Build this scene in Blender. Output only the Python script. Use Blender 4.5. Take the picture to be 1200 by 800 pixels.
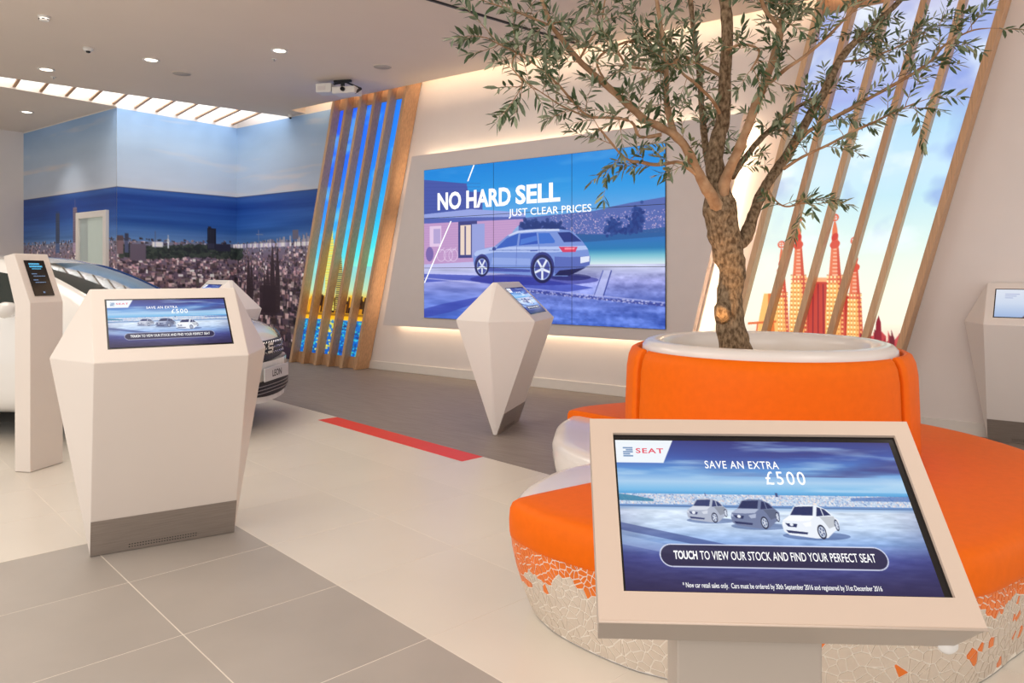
import bpy, bmesh, math, random
import numpy as np
from mathutils import Vector, Matrix, noise as mnoise
R = math.radians
for o in list(bpy.data.objects): bpy.data.objects.remove(o, do_unlink=True)
C = bpy.context.scene.collection
scn = bpy.context.scene

# ---------------------------------------------------------------- camera, world, lights, exposure
YAW = R(37.2); CY, SY = math.cos(YAW), math.sin(YAW)
EYE = 1.4; F = 880.0
cd = bpy.data.cameras.new('camera'); cam = bpy.data.objects.new('camera', cd); C.objects.link(cam)
cam.location = (0, 0, EYE); cam.rotation_euler = (R(90), 0, YAW)
cd.sensor_width = 36; cd.lens = 36*F/1200; cd.shift_y = -80/1200; cd.clip_start = .05
scn.camera = cam
scn.view_settings.view_transform = 'Standard'; scn.view_settings.look = 'None'
scn.view_settings.gamma = 1; scn.view_settings.exposure = 0.0
wd = bpy.data.worlds.new('world'); scn.world = wd; wd.use_nodes = True
bg = wd.node_tree.nodes['Background']; bg.inputs[0].default_value = (1.0, .98, .965, 1); bg.inputs[1].default_value = 1.0

def area(name, loc, target, sx, sy, power, col, spread=180):
    l = bpy.data.lights.new(name, 'AREA'); l.shape = 'RECTANGLE'; l.size = sx; l.size_y = sy
    l.energy = power; l.color = col; l.spread = R(spread)
    o = bpy.data.objects.new(name, l); C.objects.link(o); o.location = loc
    o.rotation_euler = (Vector(target)-Vector(loc)).to_track_quat('-Z', 'Y').to_euler()
    return o
def spot(name, loc, target, power, col, deg=60, blend=.8, rad=.05):
    l = bpy.data.lights.new(name, 'SPOT'); l.energy = power; l.color = col
    l.spot_size = R(deg); l.spot_blend = blend; l.shadow_soft_size = rad
    o = bpy.data.objects.new(name, l); C.objects.link(o); o.location = loc
    o.rotation_euler = (Vector(target)-Vector(loc)).to_track_quat('-Z', 'Y').to_euler()
    return o
WARM = (1.0, .74, .48); SOFT = (1.0, .92, .83)
# broad fill lights added under the ceiling for soft ambient light
area('ceiling_fill_light', (-3.6, 1.2, 3.93), (-3.6, 1.2, 0), 2.4, 2.4, 42, SOFT)
area('ceiling_fill_light', (-7.0, 3.2, 3.93), (-7.0, 3.2, 0), 2.4, 2.4, 60, SOFT)
area('ceiling_fill_light', (1.4, 2.8, 3.93), (1.4, 2.8, 0), 2.0, 2.0, 30, SOFT)
area('front_fill_light', (-2, -2.9, 2.2), (-2.6, 4, 1.3), 9, 3.2, 150, (1.0, .95, .9))  # added soft fill behind the camera, standing in for unseen windows
area('rooflight_daylight', (-11.1, 5.0, 5.4), (-11.1, 5.0, 0), 1.6, 6.0, 330, (.96, .98, 1.0))
# strip lamps hidden behind the floating surround of the video wall
def strip(a, b, out, p):
    a, b = Vector(a), Vector(b); m = (a+b)/2
    l = bpy.data.lights.new('led_strip_light', 'AREA'); l.shape = 'RECTANGLE'; l.size = (b-a).length; l.size_y = .03
    l.energy = p; l.color = WARM
    o = bpy.data.objects.new('led_strip_light', l); C.objects.link(o); o.location = m
    z = -Vector(out).normalized(); x = (b-a).normalized(); y = z.cross(x).normalized(); x = y.cross(z)
    o.rotation_euler = Matrix((x, y, z)).transposed().to_euler()
strip((-7.2, 7.49, 2.95), (-2.8, 7.49, 2.95), (0, .35, 1), 8)
strip((-7.75, 7.49, .71), (-3.3, 7.49, .71), (0, .35, -1), 8)
strip((-7.80, 7.49, .72), (-7.28, 7.49, 2.93), (-1, .35, .25), 4)
strip((-3.22, 7.49, .72), (-2.72, 7.49, 2.93), (1, .35, -.25), 10)
# cove lamp above the ceiling edge along the main wall
strip((-9.7, 7.22, 4.12), (2.9, 7.22, 4.12), (0, 1, .1), 36)

# ---------------------------------------------------------------- helpers
def lin(c):
    c = np.asarray(c, float)
    return np.where(c <= .04045, c/12.92, ((c+.055)/1.055)**2.4)
def rgb(r, g, b): return tuple(float(v) for v in lin([r/255, g/255, b/255]))+(1,)
def P(px, py, d):      # a point d metres in front of the camera plane
    a = (px-600)/F*d
    return Vector((CY*a-SY*d, SY*a+CY*d, EYE-(py-320)/F*d))
def W(a, b, z=0): return Vector((CY*a-SY*b, SY*a+CY*b, z))
MATS = {}
def mat(name, col, rough=.5, metal=0, var=.03, scale=8, stretch=(1, 1, 1), bump=0, rot=0, spec=.5, coat=0, col2=None, contrast=None, trans=0):
    if name in MATS: return MATS[name]
    m = bpy.data.materials.new(name); m.use_nodes = True; nt = m.node_tree; b = nt.nodes['Principled BSDF']
    b.inputs['Roughness'].default_value = rough; b.inputs['Metallic'].default_value = metal
    b.inputs['Specular IOR Level'].default_value = spec; b.inputs['Coat Weight'].default_value = coat
    b.inputs['Transmission Weight'].default_value = trans
    tc = nt.nodes.new('ShaderNodeTexCoord'); mp = nt.nodes.new('ShaderNodeMapping'); no = nt.nodes.new('ShaderNodeTexNoise')
    mp.inputs['Scale'].default_value = stretch; mp.inputs['Rotation'].default_value = (0, 0, rot)
    no.inputs['Scale'].default_value = scale; no.inputs['Detail'].default_value = 5
    nt.links.new(tc.outputs['Object'], mp.inputs[0]); nt.links.new(mp.outputs[0], no.inputs['Vector'])
    rp = nt.nodes.new('ShaderNodeValToRGB')
    lo, hi = contrast or (.3, .7)
    rp.color_ramp.elements[0].position = lo; rp.color_ramp.elements[1].position = hi
    c1 = tuple(min(1, v*(1-var)) for v in col[:3])+(1,); c2 = col2 or tuple(min(1, v*(1+var)) for v in col[:3])+(1,)
    rp.color_ramp.elements[0].color = c1; rp.color_ramp.elements[1].color = c2
    nt.links.new(no.outputs['Fac'], rp.inputs[0]); nt.links.new(rp.outputs[0], b.inputs['Base Color'])
    if bump:
        bp = nt.nodes.new('ShaderNodeBump'); bp.inputs['Strength'].default_value = bump; bp.inputs['Distance'].default_value = .01
        nt.links.new(no.outputs['Fac'], bp.inputs['Height']); nt.links.new(bp.outputs[0], b.inputs['Normal'])
    MATS[name] = m; return m
def emis(name, col, s):
    m = bpy.data.materials.new(name); m.use_nodes = True; b = m.node_tree.nodes['Principled BSDF']
    b.inputs['Base Color'].default_value = (0, 0, 0, 1); b.inputs['Emission Color'].default_value = col; b.inputs['Emission Strength'].default_value = s
    b.inputs['Roughness'].default_value = .4; return m
def attr_mat(name, emit=0, rough=.5):
    m = bpy.data.materials.new(name); m.use_nodes = True; nt = m.node_tree; b = nt.nodes['Principled BSDF']
    a = nt.nodes.new('ShaderNodeAttribute'); a.attribute_name = 'Col'; b.inputs['Roughness'].default_value = rough
    if emit:
        b.inputs['Base Color'].default_value = (.01, .01, .01, 1); b.inputs['Specular IOR Level'].default_value = .25
        nt.links.new(a.outputs['Color'], b.inputs['Emission Color']); b.inputs['Emission Strength'].default_value = emit
    else: nt.links.new(a.outputs['Color'], b.inputs['Base Color'])
    return m
def link(name, me, m=None, parent=None, mtx=None):
    o = bpy.data.objects.new(name, me); C.objects.link(o)
    if m is not None and me is not None: me.materials.append(m)
    if parent: o.parent = parent
    if mtx is not None: o.matrix_local = mtx
    return o
def mesh(name, vs, fs, m=None, parent=None, smooth=False, mtx=None, fix=True):
    me = bpy.data.meshes.new(name); me.from_pydata([tuple(v) for v in vs], [], [tuple(f) for f in fs])
    if fix:
        bm = bmesh.new(); bm.from_mesh(me); bmesh.ops.recalc_face_normals(bm, faces=bm.faces); bm.to_mesh(me); bm.free()
    if smooth:
        for p in me.polygons: p.use_smooth = True
    me.update(); return link(name, me, m, parent, mtx)
class MB:
    def __init__(s): s.v = []; s.f = []
    def add(s, vs, fs): n = len(s.v); s.v += [Vector(v) for v in vs]; s.f += [tuple(i+n for i in f) for f in fs]; return s
    def box(s, a, b):
        (x0, y0, z0), (x1, y1, z1) = a, b
        return s.add([(x0,y0,z0),(x1,y0,z0),(x1,y1,z0),(x0,y1,z0),(x0,y0,z1),(x1,y0,z1),(x1,y1,z1),(x0,y1,z1)],
                     [(0,3,2,1),(4,5,6,7),(0,1,5,4),(1,2,6,5),(2,3,7,6),(3,0,4,7)])
    def prism(s, poly, z0, z1):
        n = len(poly)
        return s.add([(x,y,z0) for x,y in poly]+[(x,y,z1) for x,y in poly],
                     [tuple(range(n))[::-1], tuple(range(n,2*n))]+[(i,(i+1)%n,(i+1)%n+n,i+n) for i in range(n)])
    def lathe(s, prof, n=32, c=(0,0,0)):     # prof (r,z)
        b = len(s.v); c = Vector(c)
        for r, z in prof:
            for k in range(n): t = 2*math.pi*k/n; s.v.append(c+Vector((r*math.cos(t), r*math.sin(t), z)))
        for i in range(len(prof)-1):
            for k in range(n): a = b+i*n; k2 = (k+1)%n; s.f.append((a+k, a+k2, a+n+k2, a+n+k))
        if prof[0][0] > 1e-6: s.f.append(tuple(b+k for k in range(n))[::-1])
        if prof[-1][0] > 1e-6: s.f.append(tuple(b+(len(prof)-1)*n+k for k in range(n)))
        return s
    def tube(s, pts, rad, n=10, cap=True, rough=0):
        pts = [Vector(p) for p in pts]; b = len(s.v); up = Vector((.3,.2,1)).normalized()
        for i, p in enumerate(pts):
            t = (pts[min(i+1,len(pts)-1)]-pts[max(i-1,0)]).normalized()
            x = t.cross(Vector((0,1,0)) if abs(t.y) < .9 else Vector((1,0,0))).normalized(); y = t.cross(x)
            for k in range(n):
                a = 2*math.pi*k/n; d = x*math.cos(a)+y*math.sin(a); r = rad[i]
                if rough: r *= 1+rough*mnoise.noise((p+d*r)*22)
                s.v.append(p+d*r)
        for i in range(len(pts)-1):
            for k in range(n): a = b+i*n; k2 = (k+1)%n; s.f.append((a+k, a+k2, a+n+k2, a+n+k))
        if cap: s.f.append(tuple(b+k for k in range(n))); s.f.append(tuple(b+(len(pts)-1)*n+k for k in range(n)))
        return s
    def build(s, name, m, parent=None, smooth=False, mtx=None, bevel=0):
        o = mesh(name, s.v, s.f, m, parent, smooth, mtx)
        if bevel:
            md = o.modifiers.new('bevel', 'BEVEL'); md.width = bevel; md.segments = 2; md.limit_method = 'ANGLE'; md.angle_limit = R(30)
        return o
def spline(pts, sub=4):
    out = []
    for i in range(len(pts)-1):
        p0 = pts[max(i-1,0)]; p1 = pts[i]; p2 = pts[i+1]; p3 = pts[min(i+2,len(pts)-1)]
        for k in range(sub):
            t = k/sub
            out.append(tuple(.5*((2*b)+(c-a)*t+(2*a-5*b+4*c-d)*t*t+(3*b-a-3*c+d)*t**3) for a,b,c,d in zip(p0,p1,p2,p3)))
    out.append(tuple(pts[-1])); return out
def tag(o, label, cat, group=None):
    o['label'] = label; o['category'] = cat
    if group: o['group'] = group
    return o
def struct(o): o['kind'] = 'structure'; return o
def thing(name, label, cat, loc=(0,0,0), rz=0, group=None):
    o = bpy.data.objects.new(name, None); C.objects.link(o); o.location = loc; o.rotation_euler = (0,0,rz)
    o.empty_display_size = .1; return tag(o, label, cat, group)
def frame(o, ux, uy):
    ux = Vector(ux).normalized(); uy = Vector(uy).normalized(); n = ux.cross(uy).normalized(); uy = n.cross(ux)
    m = Matrix((ux, uy, n)).transposed().to_4x4(); m.translation = Vector(o); return m
def text(parent, name, s, w, h, mtx, m, bold=0, depth=0, space=1.0):
    cu = bpy.data.curves.new(name, 'FONT'); cu.body = s; cu.size = 1; cu.offset = bold; cu.space_character = space; cu.resolution_u = 3
    o = bpy.data.objects.new(name, cu); C.objects.link(o); dg = bpy.context.evaluated_depsgraph_get()
    me = bpy.data.meshes.new_from_object(o.evaluated_get(dg)); bpy.data.objects.remove(o); 
    n = len(me.vertices); co = np.empty(n*3); me.vertices.foreach_get('co', co); co = co.reshape(-1, 3)
    lo = co.min(0); hi = co.max(0)
    co[:, 0] = (co[:, 0]-lo[0])*w/(hi[0]-lo[0]); co[:, 1] = (co[:, 1]-lo[1])*h/(hi[1]-lo[1]); co[:, 2] = 0
    me.vertices.foreach_set('co', co.ravel()); me.update(); me.materials.clear()
    return link(name, me, m, parent, mtx)

# ---------------------------------------------------------------- picture painting (kept as colours on fine grids)
def fbm(h, w, sx, sy, seed, octv=4):
    rs = np.random.RandomState(seed); out = np.zeros((h, w)); amp = 1; tot = 0
    for o in range(octv):
        gy, gx = max(2, int(sy*2**o)+2), max(2, int(sx*2**o)+2); g = rs.rand(gy, gx)
        y = np.linspace(0, gy-1.001, h); x = np.linspace(0, gx-1.001, w); yi = y.astype(int); xi = x.astype(int)
        fy = (y-yi)[:, None]; fx = (x-xi)[None]; fy = fy*fy*(3-2*fy); fx = fx*fx*(3-2*fx)
        a = g[yi][:, xi]; b = g[yi][:, xi+1]; c = g[yi+1][:, xi]; d = g[yi+1][:, xi+1]
        out += amp*((a*(1-fx)+b*fx)*(1-fy)+(c*(1-fx)+d*fx)*fy); tot += amp; amp *= .5
    return out/tot
class Canvas:      # coordinates 0..1, v down
    def __init__(s, w, h, col=(0,0,0)): s.w = w; s.h = h; s.a = np.ones((h, w, 3))*np.array(col)/255.
    def vgrad(s, stops, u0=0, u1=1):
        v = np.linspace(0, 1, s.h); g = np.stack([np.interp(v, [p for p, _ in stops], [c[k]/255. for _, c in stops]) for k in range(3)], 1)
        m = (v >= stops[0][0]) & (v <= stops[-1][0]); a, b = int(u0*s.w), int(u1*s.w)
        s.a[m, a:b] = g[m][:, None]
    def blend(s, mask, col, x0=0, y0=0):
        h, w = mask.shape; r = s.a[y0:y0+h, x0:x0+w]; r += (np.array(col)/255.-r)*mask[..., None]
    def poly(s, pts, col, alpha=1):
        p = np.array([(x*s.w, y*s.h) for x, y in pts]); x0, y0 = np.floor(p.min(0)).astype(int)-1; x1, y1 = np.ceil(p.max(0)).astype(int)+1
        x0, y0 = max(x0, 0), max(y0, 0); x1, y1 = min(x1, s.w), min(y1, s.h)
        if x1 <= x0 or y1 <= y0: return
        k = 3; X, Y = np.meshgrid(x0+(np.arange((x1-x0)*k)+.5)/k, y0+(np.arange((y1-y0)*k)+.5)/k); m = np.zeros(X.shape, bool)
        for i in range(len(p)):
            (ax, ay), (bx, by) = p[i], p[i-1]
            if ay == by: continue
            c = ((ay > Y) != (by > Y)) & (X < (bx-ax)*(Y-ay)/(by-ay)+ax); m ^= c
        m = m.reshape(y1-y0, k, x1-x0, k).mean((1, 3)); s.blend(m*alpha, col, x0, y0)
    def rect(s, x0, y0, x1, y1, col, alpha=1): s.poly([(x0,y0),(x1,y0),(x1,y1),(x0,y1)], col, alpha)
    def ell(s, cx, cy, rx, ry, col, alpha=1, n=24): s.poly([(cx+rx*math.cos(2*math.pi*i/n), cy+ry*math.sin(2*math.pi*i/n)) for i in range(n)], col, alpha)
    def line(s, a, b, wd, col, alpha=1):
        dx, dy = (b[0]-a[0])*s.w, (b[1]-a[1])*s.h; L = math.hypot(dx, dy) or 1; nx, ny = -dy/L*wd/2, dx/L*wd/2
        s.poly([(a[0]+nx,a[1]+ny*s.w/s.h),(b[0]+nx,b[1]+ny*s.w/s.h),(b[0]-nx,b[1]-ny*s.w/s.h),(a[0]-nx,a[1]-ny*s.w/s.h)], col, alpha)
    def region(s, v0, v1, u0=0, u1=1): return slice(int(v0*s.h), int(v1*s.h)), slice(int(u0*s.w), int(u1*s.w))
def grid_obj(name, cv, fn, m, parent=None, mtx=None, u0=0, u1=1, v0=0, v1=1, flip=False):
    ys = np.arange(int(round(v0*(cv.h-1))), int(round(v1*(cv.h-1)))+1); xs = np.arange(int(round(u0*(cv.w-1))), int(round(u1*(cv.w-1)))+1)
    h, w = len(ys), len(xs); col = lin(np.clip(cv.a[ys][:, xs], 0, 1))
    U, V = np.meshgrid(xs/(cv.w-1), ys/(cv.h-1)); co = np.stack(fn(U, V), -1).reshape(-1, 3)
    me = bpy.data.meshes.new(name); me.vertices.add(h*w); me.vertices.foreach_set('co', co.ravel())
    i = (np.arange(h-1)[:, None]*w+np.arange(w-1)[None]).ravel(); q = np.stack([i, i+w, i+w+1, i+1], 1)
    if flip: q = q[:, ::-1]
    me.loops.add(q.size); me.loops.foreach_set('vertex_index', q.ravel().astype(np.int32)); me.polygons.add(len(q))
    me.polygons.foreach_set('loop_start', (np.arange(len(q))*4).astype(np.int32))
    me.update(calc_edges=True); me.validate()
    at = me.color_attributes.new('Col', 'FLOAT_COLOR', 'POINT'); at.data.foreach_set('color', np.concatenate([col.reshape(-1, 3), np.ones((h*w, 1))], 1).ravel().astype(np.float32))
    return link(name, me, m, parent, mtx)

# ---------------------------------------------------------------- materials
M = {
 'wall': mat('wall_paint', rgb(230,222,218), .7, var=.015, scale=3),
 'ceil': mat('ceiling_paint', rgb(228,214,200), .8, var=.01, scale=2),
 'white': mat('white_trim', rgb(225,220,214), .5, var=.01),
 'kiosk': mat('white_laminate', rgb(234,227,222), .38, var=.01, scale=2),
 'kioskw': mat('warm_white_laminate', rgb(222,212,203), .38, var=.012, scale=2),
 'steel': mat('brushed_steel', rgb(158,148,140), .42, .5, var=.10, scale=9, stretch=(1,1,30)),
 'surround': mat('surround_paint', rgb(214,205,202), .6, var=.01),
 'oak': mat('oak', rgb(196,154,116), .5, var=.16, scale=5, stretch=(14,14,.7), bump=.08),
 'oakd': mat('oak_light', rgb(206,168,130), .5, var=.14, scale=5, stretch=(14,14,.7), bump=.08),
 'black': mat('black_glass', rgb(12,12,16), .12, var=0),
 'blackm': mat('black_plastic', rgb(24,24,26), .5, var=.05),
 'grout': mat('grout', rgb(232,225,214), .8, var=.03),
 'groutd': mat('grout_dark', rgb(150,142,132), .8, var=.03),
 'creamtile': mat('cream_tile', rgb(224,217,205), .30, var=.03, scale=1.3),
 'greytile': mat('grey_tile', rgb(174,167,159), .42, var=.07, scale=1.7, bump=.03),
 'darktile': mat('dark_tile', rgb(104,98,94), .42, var=.07, scale=1.7),
 'vinyl': mat('grey_vinyl', rgb(142,132,125), .5, var=.16, scale=3, stretch=(1,16,1), rot=R(9.4)),
 'red': mat('red_strip', rgb(232,52,30), .45, var=.02),
 'orange': mat('orange_leatherette', rgb(236,106,0), .55, var=.03, scale=30, bump=.02, spec=.18),
 'shell': mat('moulded_white', rgb(228,222,218), .25, var=.012, coat=.3),
 'mgrout': mat('mosaic_grout', rgb(240,232,220), .7, var=.03, scale=20),
 'mwhite': mat('white_mosaic', rgb(208,194,178), .35, var=.03, scale=12),
 'morange': mat('orange_mosaic', rgb(232,118,30), .28, var=.08, scale=10),
 'bed': mat('cream_planting_surface', rgb(224,204,176), .7, var=.1, scale=30, bump=.3),
 'bark': mat('olive_bark', rgb(98,78,58), .9, var=.25, scale=62, stretch=(1,1,.6), bump=1.0, col2=rgb(168,144,116), contrast=(.36,.78), spec=.2),
 'bark2': mat('young_olive_bark', rgb(150,110,76), .75, var=.2, scale=20, bump=.3, col2=rgb(172,140,108)),
 'leaf1': mat('leaf_grey_green', rgb(112,124,98), .5, var=.2, scale=15),
 'leaf2': mat('leaf_dark_green', rgb(62,84,52), .45, var=.2, scale=15),
 'leaf3': mat('leaf_pale_green', rgb(150,160,132), .5, var=.15, scale=15),
 'carpaint': mat('white_car_paint', rgb(232,230,226), .2, var=.005, coat=1),
 'carglass': mat('tinted_glass', rgb(30,44,44), .06, var=.0, coat=.5),
 'chrome': mat('chrome', rgb(210,210,212), .12, 1, var=0),
 'rubber': mat('tyre_rubber', rgb(22,22,23), .8, var=.1),
 'plate': mat('number_plate', rgb(205,205,205), .4, var=0),
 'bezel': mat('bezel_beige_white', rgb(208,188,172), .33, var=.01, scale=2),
 'bezeld': mat('bezel_shaded', rgb(176,164,152), .4, var=.02, scale=2),  # darker beige: shade on housing and post is put into the colour
}
SCREEN = attr_mat('screen_picture', emit=1.0, rough=.15)
LIGHTBOX = attr_mat('backlit_film', emit=1.12, rough=.35)
PRINT = attr_mat('printed_wallpaper', 0, .55)
TXT = emis('screen_text_white', (1,1,1,1), 1.1)
TXTR = emis('screen_text_red', rgb(226,70,96), 1.0)
TXTG = emis('screen_text_grey', rgb(120,150,190), 1.0)
TXTB = emis('screen_text_blue', rgb(90,190,235), 1.0)
DARKP = emis('screen_pill_fill', rgb(34,32,60), 1.0)

# ================================================================= SETTING
O = Vector((-3.44, 1.66)); EX = Vector((.986, -.167)); EY = Vector((.167, .986)); TS = .675
def tp(i, j): return O+EX*i+EY*j
# floor with its tiles
floor = struct(MB().box((-15.5,-3.2,-.14), (3.6,7.75,-.0009)).build('floor', M['grout']))
def tile_mesh(nm, m):
    g = .0028; h = TS/2-g
    b = MB().box((-h,-h,-.0008), (h,h,0)); me = bpy.data.meshes.new(nm); me.from_pydata([tuple(v) for v in b.v], [], b.f); me.materials.append(m); return me
tm = {'g': tile_mesh('tile', M['greytile']), 'c': tile_mesh('tile', M['creamtile']), 'd': tile_mesh('tile', M['darktile'])}
ang = math.atan2(EX.y, EX.x)
for i in range(-18, 9):
    for j in range(-5, 5):
        c = O+EX*TS*(i+.5)+EY*TS*(j+.5)
        if c.x > 3.2 or c.x < -14.8 or c.y < -2.8 or c.y > 7.1 or (c.x < -11.6 and c.y > 5.1): continue
        if j >= 4 and i < 6: continue
        k = 'c'
        if j <= 0 and i >= -1: k = 'g'
        if j >= 4: k = 'd'
        t = link('tile', tm[k], None, floor); t.location = (c.x, c.y, 0); t.rotation_euler = (0,0,ang+random.Random(i*31+j).choice((0, math.pi/2)))
def edge_y(x): return 4.322-.1694*(x+2.989)
p1 = tp(0, 4*TS)
vin = MB().prism([(-11.77, edge_y(-11.77)), (tp(6*TS,0).x+EY.x*2.7, edge_y(tp(6*TS,0).x+EY.x*2.7)), (tp(6*TS,0).x+EY.x*6.2, 7.55), (-11.77, 7.55)], -.0008, .001)
vin.build('vinyl_flooring', M['vinyl'], floor)
a, b_, c_, d_ = tp(-2.82, 2.49), tp(-.66, 2.49), tp(-.66, 2.695), tp(-2.82, 2.695)
MB().prism([tuple(a), tuple(b_), tuple(c_), tuple(d_)], -.0007, .0015).build('red_floor_strip', M['red'], floor)

# walls
wb = struct(MB().box((-11.77,7.55,-.14), (3.5,7.7,4.6)).build('wall_back', M['wall']))
wa = struct(MB().box((-11.92,5.5,-.14), (-11.77,7.7,4.9)).build('wall_alcove', M['wall']))
wf = struct(MB().box((-15.4,5.5,-.14), (-11.92,5.65,4.1)).build('wall_far', M['wall']))
wl = struct(MB().box((-15.45,-3.1,-.14), (-15.3,5.65,4.1)).build('wall_left', M['wall']))
struct(MB().box((-15.3,3.9,0), (-15.24,5.0,2.25)).build('trim_1', M['white'], bevel=.004))
struct(MB().prism([(-8.38,7.53),(-8.38,7.55),(-3.02,7.55),(-3.02,7.53)], .001, .12).build('baseboard_back', M['white'], bevel=.004))
struct(MB().prism([(-1.42,7.53),(-1.42,7.55),(3.5,7.55),(3.5,7.53)], .001, .12).build('baseboard_right', M['white'], bevel=.004))
# ceiling with the rooflight slot and the cove along the main wall
NE = lambda y: -10.3-.234*(7.6-y)
cp = [(NE(7.55),7.55), (-9.87,7.55), (-9.87,7.27), (3.5,7.27), (3.5,-3.1), (-15.3,-3.1), (-15.3,5.5), (-11.77,5.5), (-11.77,2.5), (NE(2.5),2.5)]
struct(MB().prism(cp, 3.95, 4.05).build('ceiling', M['ceil']))
struct(MB().box((-9.95,7.0,4.48), (3.5,7.7,4.56)).build('ceiling_cove', M['ceil']))
struct(MB().box((-9.95,7.0,4.05), (3.5,7.1,4.48)).build('trim_2', M['ceil']))
struct(MB().box((-9.97,7.0,4.05), (-9.87,7.55,4.48)).build('trim_3', M['ceil']))
well = MB()
well.prism([(NE(7.7)+.0,7.7),(NE(7.7)+.06,7.7),(NE(2.4)+.06,2.4),(NE(2.4),2.4)], 4.05, 4.62)
well.box((-11.83,2.4,4.05), (-11.77,5.5,4.62)); well.box((-11.83,2.4,4.05), (-11.4,2.5,4.62)); well.box((-11.9,7.55,4.6), (-10.2,7.6,4.9))
wm = mat('well_white', rgb(238,236,232), .7, var=.01)
rl = struct(well.build('trim_4', wm))
# glazing of the rooflight
gm = bpy.data.materials.new('rooflight_glass'); gm.use_nodes = True; nt = gm.node_tree; nt.nodes.clear()
ou = nt.nodes.new('ShaderNodeOutputMaterial'); mx = nt.nodes.new('ShaderNodeMixShader'); tr = nt.nodes.new('ShaderNodeBsdfTransparent'); gl = nt.nodes.new('ShaderNodeBsdfGlossy')
mx.inputs[0].default_value = .08; nt.links.new(tr.outputs[0], mx.inputs[1]); nt.links.new(gl.outputs[0], mx.inputs[2]); nt.links.new(mx.outputs[0], ou.inputs[0])
gl.inputs['Roughness'].default_value = .05
struct(MB().prism([(-11.85,7.6),(NE(7.6)+.1,7.6),(NE(2.4)+.1,2.4),(-11.85,2.4)], 4.63, 4.645).build('window_1', gm))
# rooflight baffles: each a beam of its own, white board with a timber underside
bt = thing('rooflight_baffles', 'row of white baffles with brown timber undersides crossing the rooflight slot', 'baffle', (-11,5,3.96))
for k in range(15):
    y = 2.75+.335*k+.02; yf = y; x0 = -11.765; x1 = NE(yf-.3)-.01
    yn = yf-.235*(x1-x0)
    q = [(x0+11,yf-.015-5),(x0+11,yf+.015-5),(x1+11,yn+.015-5),(x1+11,yn-.015-5)]
    bb = MB().prism(q, .035, .36).build('baffle_board', wm, bt)
    MB().prism([(a_, c*1) for a_, c in [(q[0][0],q[0][1]-.006),(q[1][0],q[1][1]+.006),(q[2][0],q[2][1]+.006),(q[3][0],q[3][1]-.006)]], 0.012, .035).build('timber_edge', M['oak'], bt)

# ---- mural picture: strips of wallpaper on three walls
MW, MH = 690, 320           # 8.55 m of wall wide, z 3.93 .. 0 ; u runs left wall, alcove wall, back wall
LU, AU, BU = 3.53/8.51, 5.58/8.51, 1.0
cv = Canvas(MW, MH, (60,70,110)); zt = 3.93
vz = lambda z: 1-z/zt
cv.vgrad([(0,(140,176,218)), (.12,(172,196,222)), (.28,(190,202,220)), (vz(2.73),(200,206,218))])
n1 = fbm(MH, MW, 6, 9, 5)[..., None]; n2 = fbm(MH, MW, 3, 40, 7)[..., None]
sky = cv.region(0, vz(2.73)); cv.a[sky] += (n1[sky]-.5)*.10
st = np.clip((fbm(MH, MW, 5, 26, 11)-.62)*5, 0, 1); st[int(.3*MH):] = 0; cv.blend(st*.45, (236,214,206))
cv.vgrad([(vz(2.72),(28,74,150)), (vz(2.55),(22,72,158)), (vz(2.2),(34,88,170)), (vz(1.9),(96,138,196))])
sea = cv.region(vz(2.72), vz(1.9)); cv.a[sea] += (n2[sea]-.5)*.22
# city: land below
cv.vgrad([(vz(1.9),(88,92,112)), (vz(1.7),(92,82,98)), (vz(1.2),(70,56,72)), (1,(44,34,50))])
rng = random.Random(4)
far = Canvas(MW, MH); 
for k in range(8000):
    z = 1.93-1.75*rng.random()**1.3; u = rng.random(); s = .0018+.0062*(1.95-z)/1.6
    if z > 1.62 and rng.random() < .5: continue
    w = s*rng.uniform(.7,2.6); h = s*rng.uniform(.6,1.9)*2.1; t = rng.random()
    b = rng.uniform(.3,1.15)*(1 if z > 1.3 else .85)
    col = [(150,120,128),(196,170,172),(96,76,92),(120,92,96),(60,50,66),(214,196,196)][int(t*6)]
    cv.rect(u, vz(z)-h, u+w, vz(z), tuple(c*b for c in col), .9)
    cv.rect(u, vz(z)-h-.0015, u+w, vz(z)-h, tuple(min(255, c*b*1.25) for c in col), .8)
    if rng.random() < .6: cv.rect(u+w, vz(z)-h*.8, u+w*1.35, vz(z), (34,28,44), .7)
# belt of dark trees and the horizon line of towers
for k in range(900):
    u = rng.uniform(LU+.005, AU+.02); z = rng.uniform(1.66,1.84)-.02*math.sin(u*30); cv.ell(u, vz(z), rng.uniform(.002,.006), rng.uniform(.004,.010), rng.choice([(26,34,34),(36,46,42),(22,26,32),(48,56,50)]), .85, 8)
def au(y): return LU+(y-5.5)/8.51          # along the alcove wall
def bu(x): return AU+(x+11.77)/8.51*1.0    # along the back wall
def lu(x): return (x+15.3)/8.51
for k in range(160):
    u = rng.uniform(AU-.01, 1); cv.rect(u, vz(1.9+.22*max(0,(u-AU))/(1-AU)*rng.random()), u+rng.uniform(.002,.006), vz(1.84), rng.choice([(150,144,164),(190,180,190),(120,116,140)]), .9)
cv.rect(au(6.99), vz(2.16), au(7.15), vz(1.8), (22,24,40)); cv.rect(au(7.0), vz(2.19), au(7.06), vz(2.16), (40,36,50)); cv.rect(au(7.15), vz(1.9), au(7.42), vz(1.78), (26,26,44))
for q in range(6): cv.rect(au(7.0+.02*q), vz(2.14), au(7.007+.02*q), vz(1.82), (74,70,92), .6)
cv.rect(au(5.62), vz(2.02), au(5.68), vz(1.72), (60,66,92)); cv.rect(au(5.5), vz(1.98), au(5.6), vz(1.7), (96,78,84)); cv.rect(au(5.7), vz(1.86), au(5.95), vz(1.6), (74,66,80))
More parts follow.
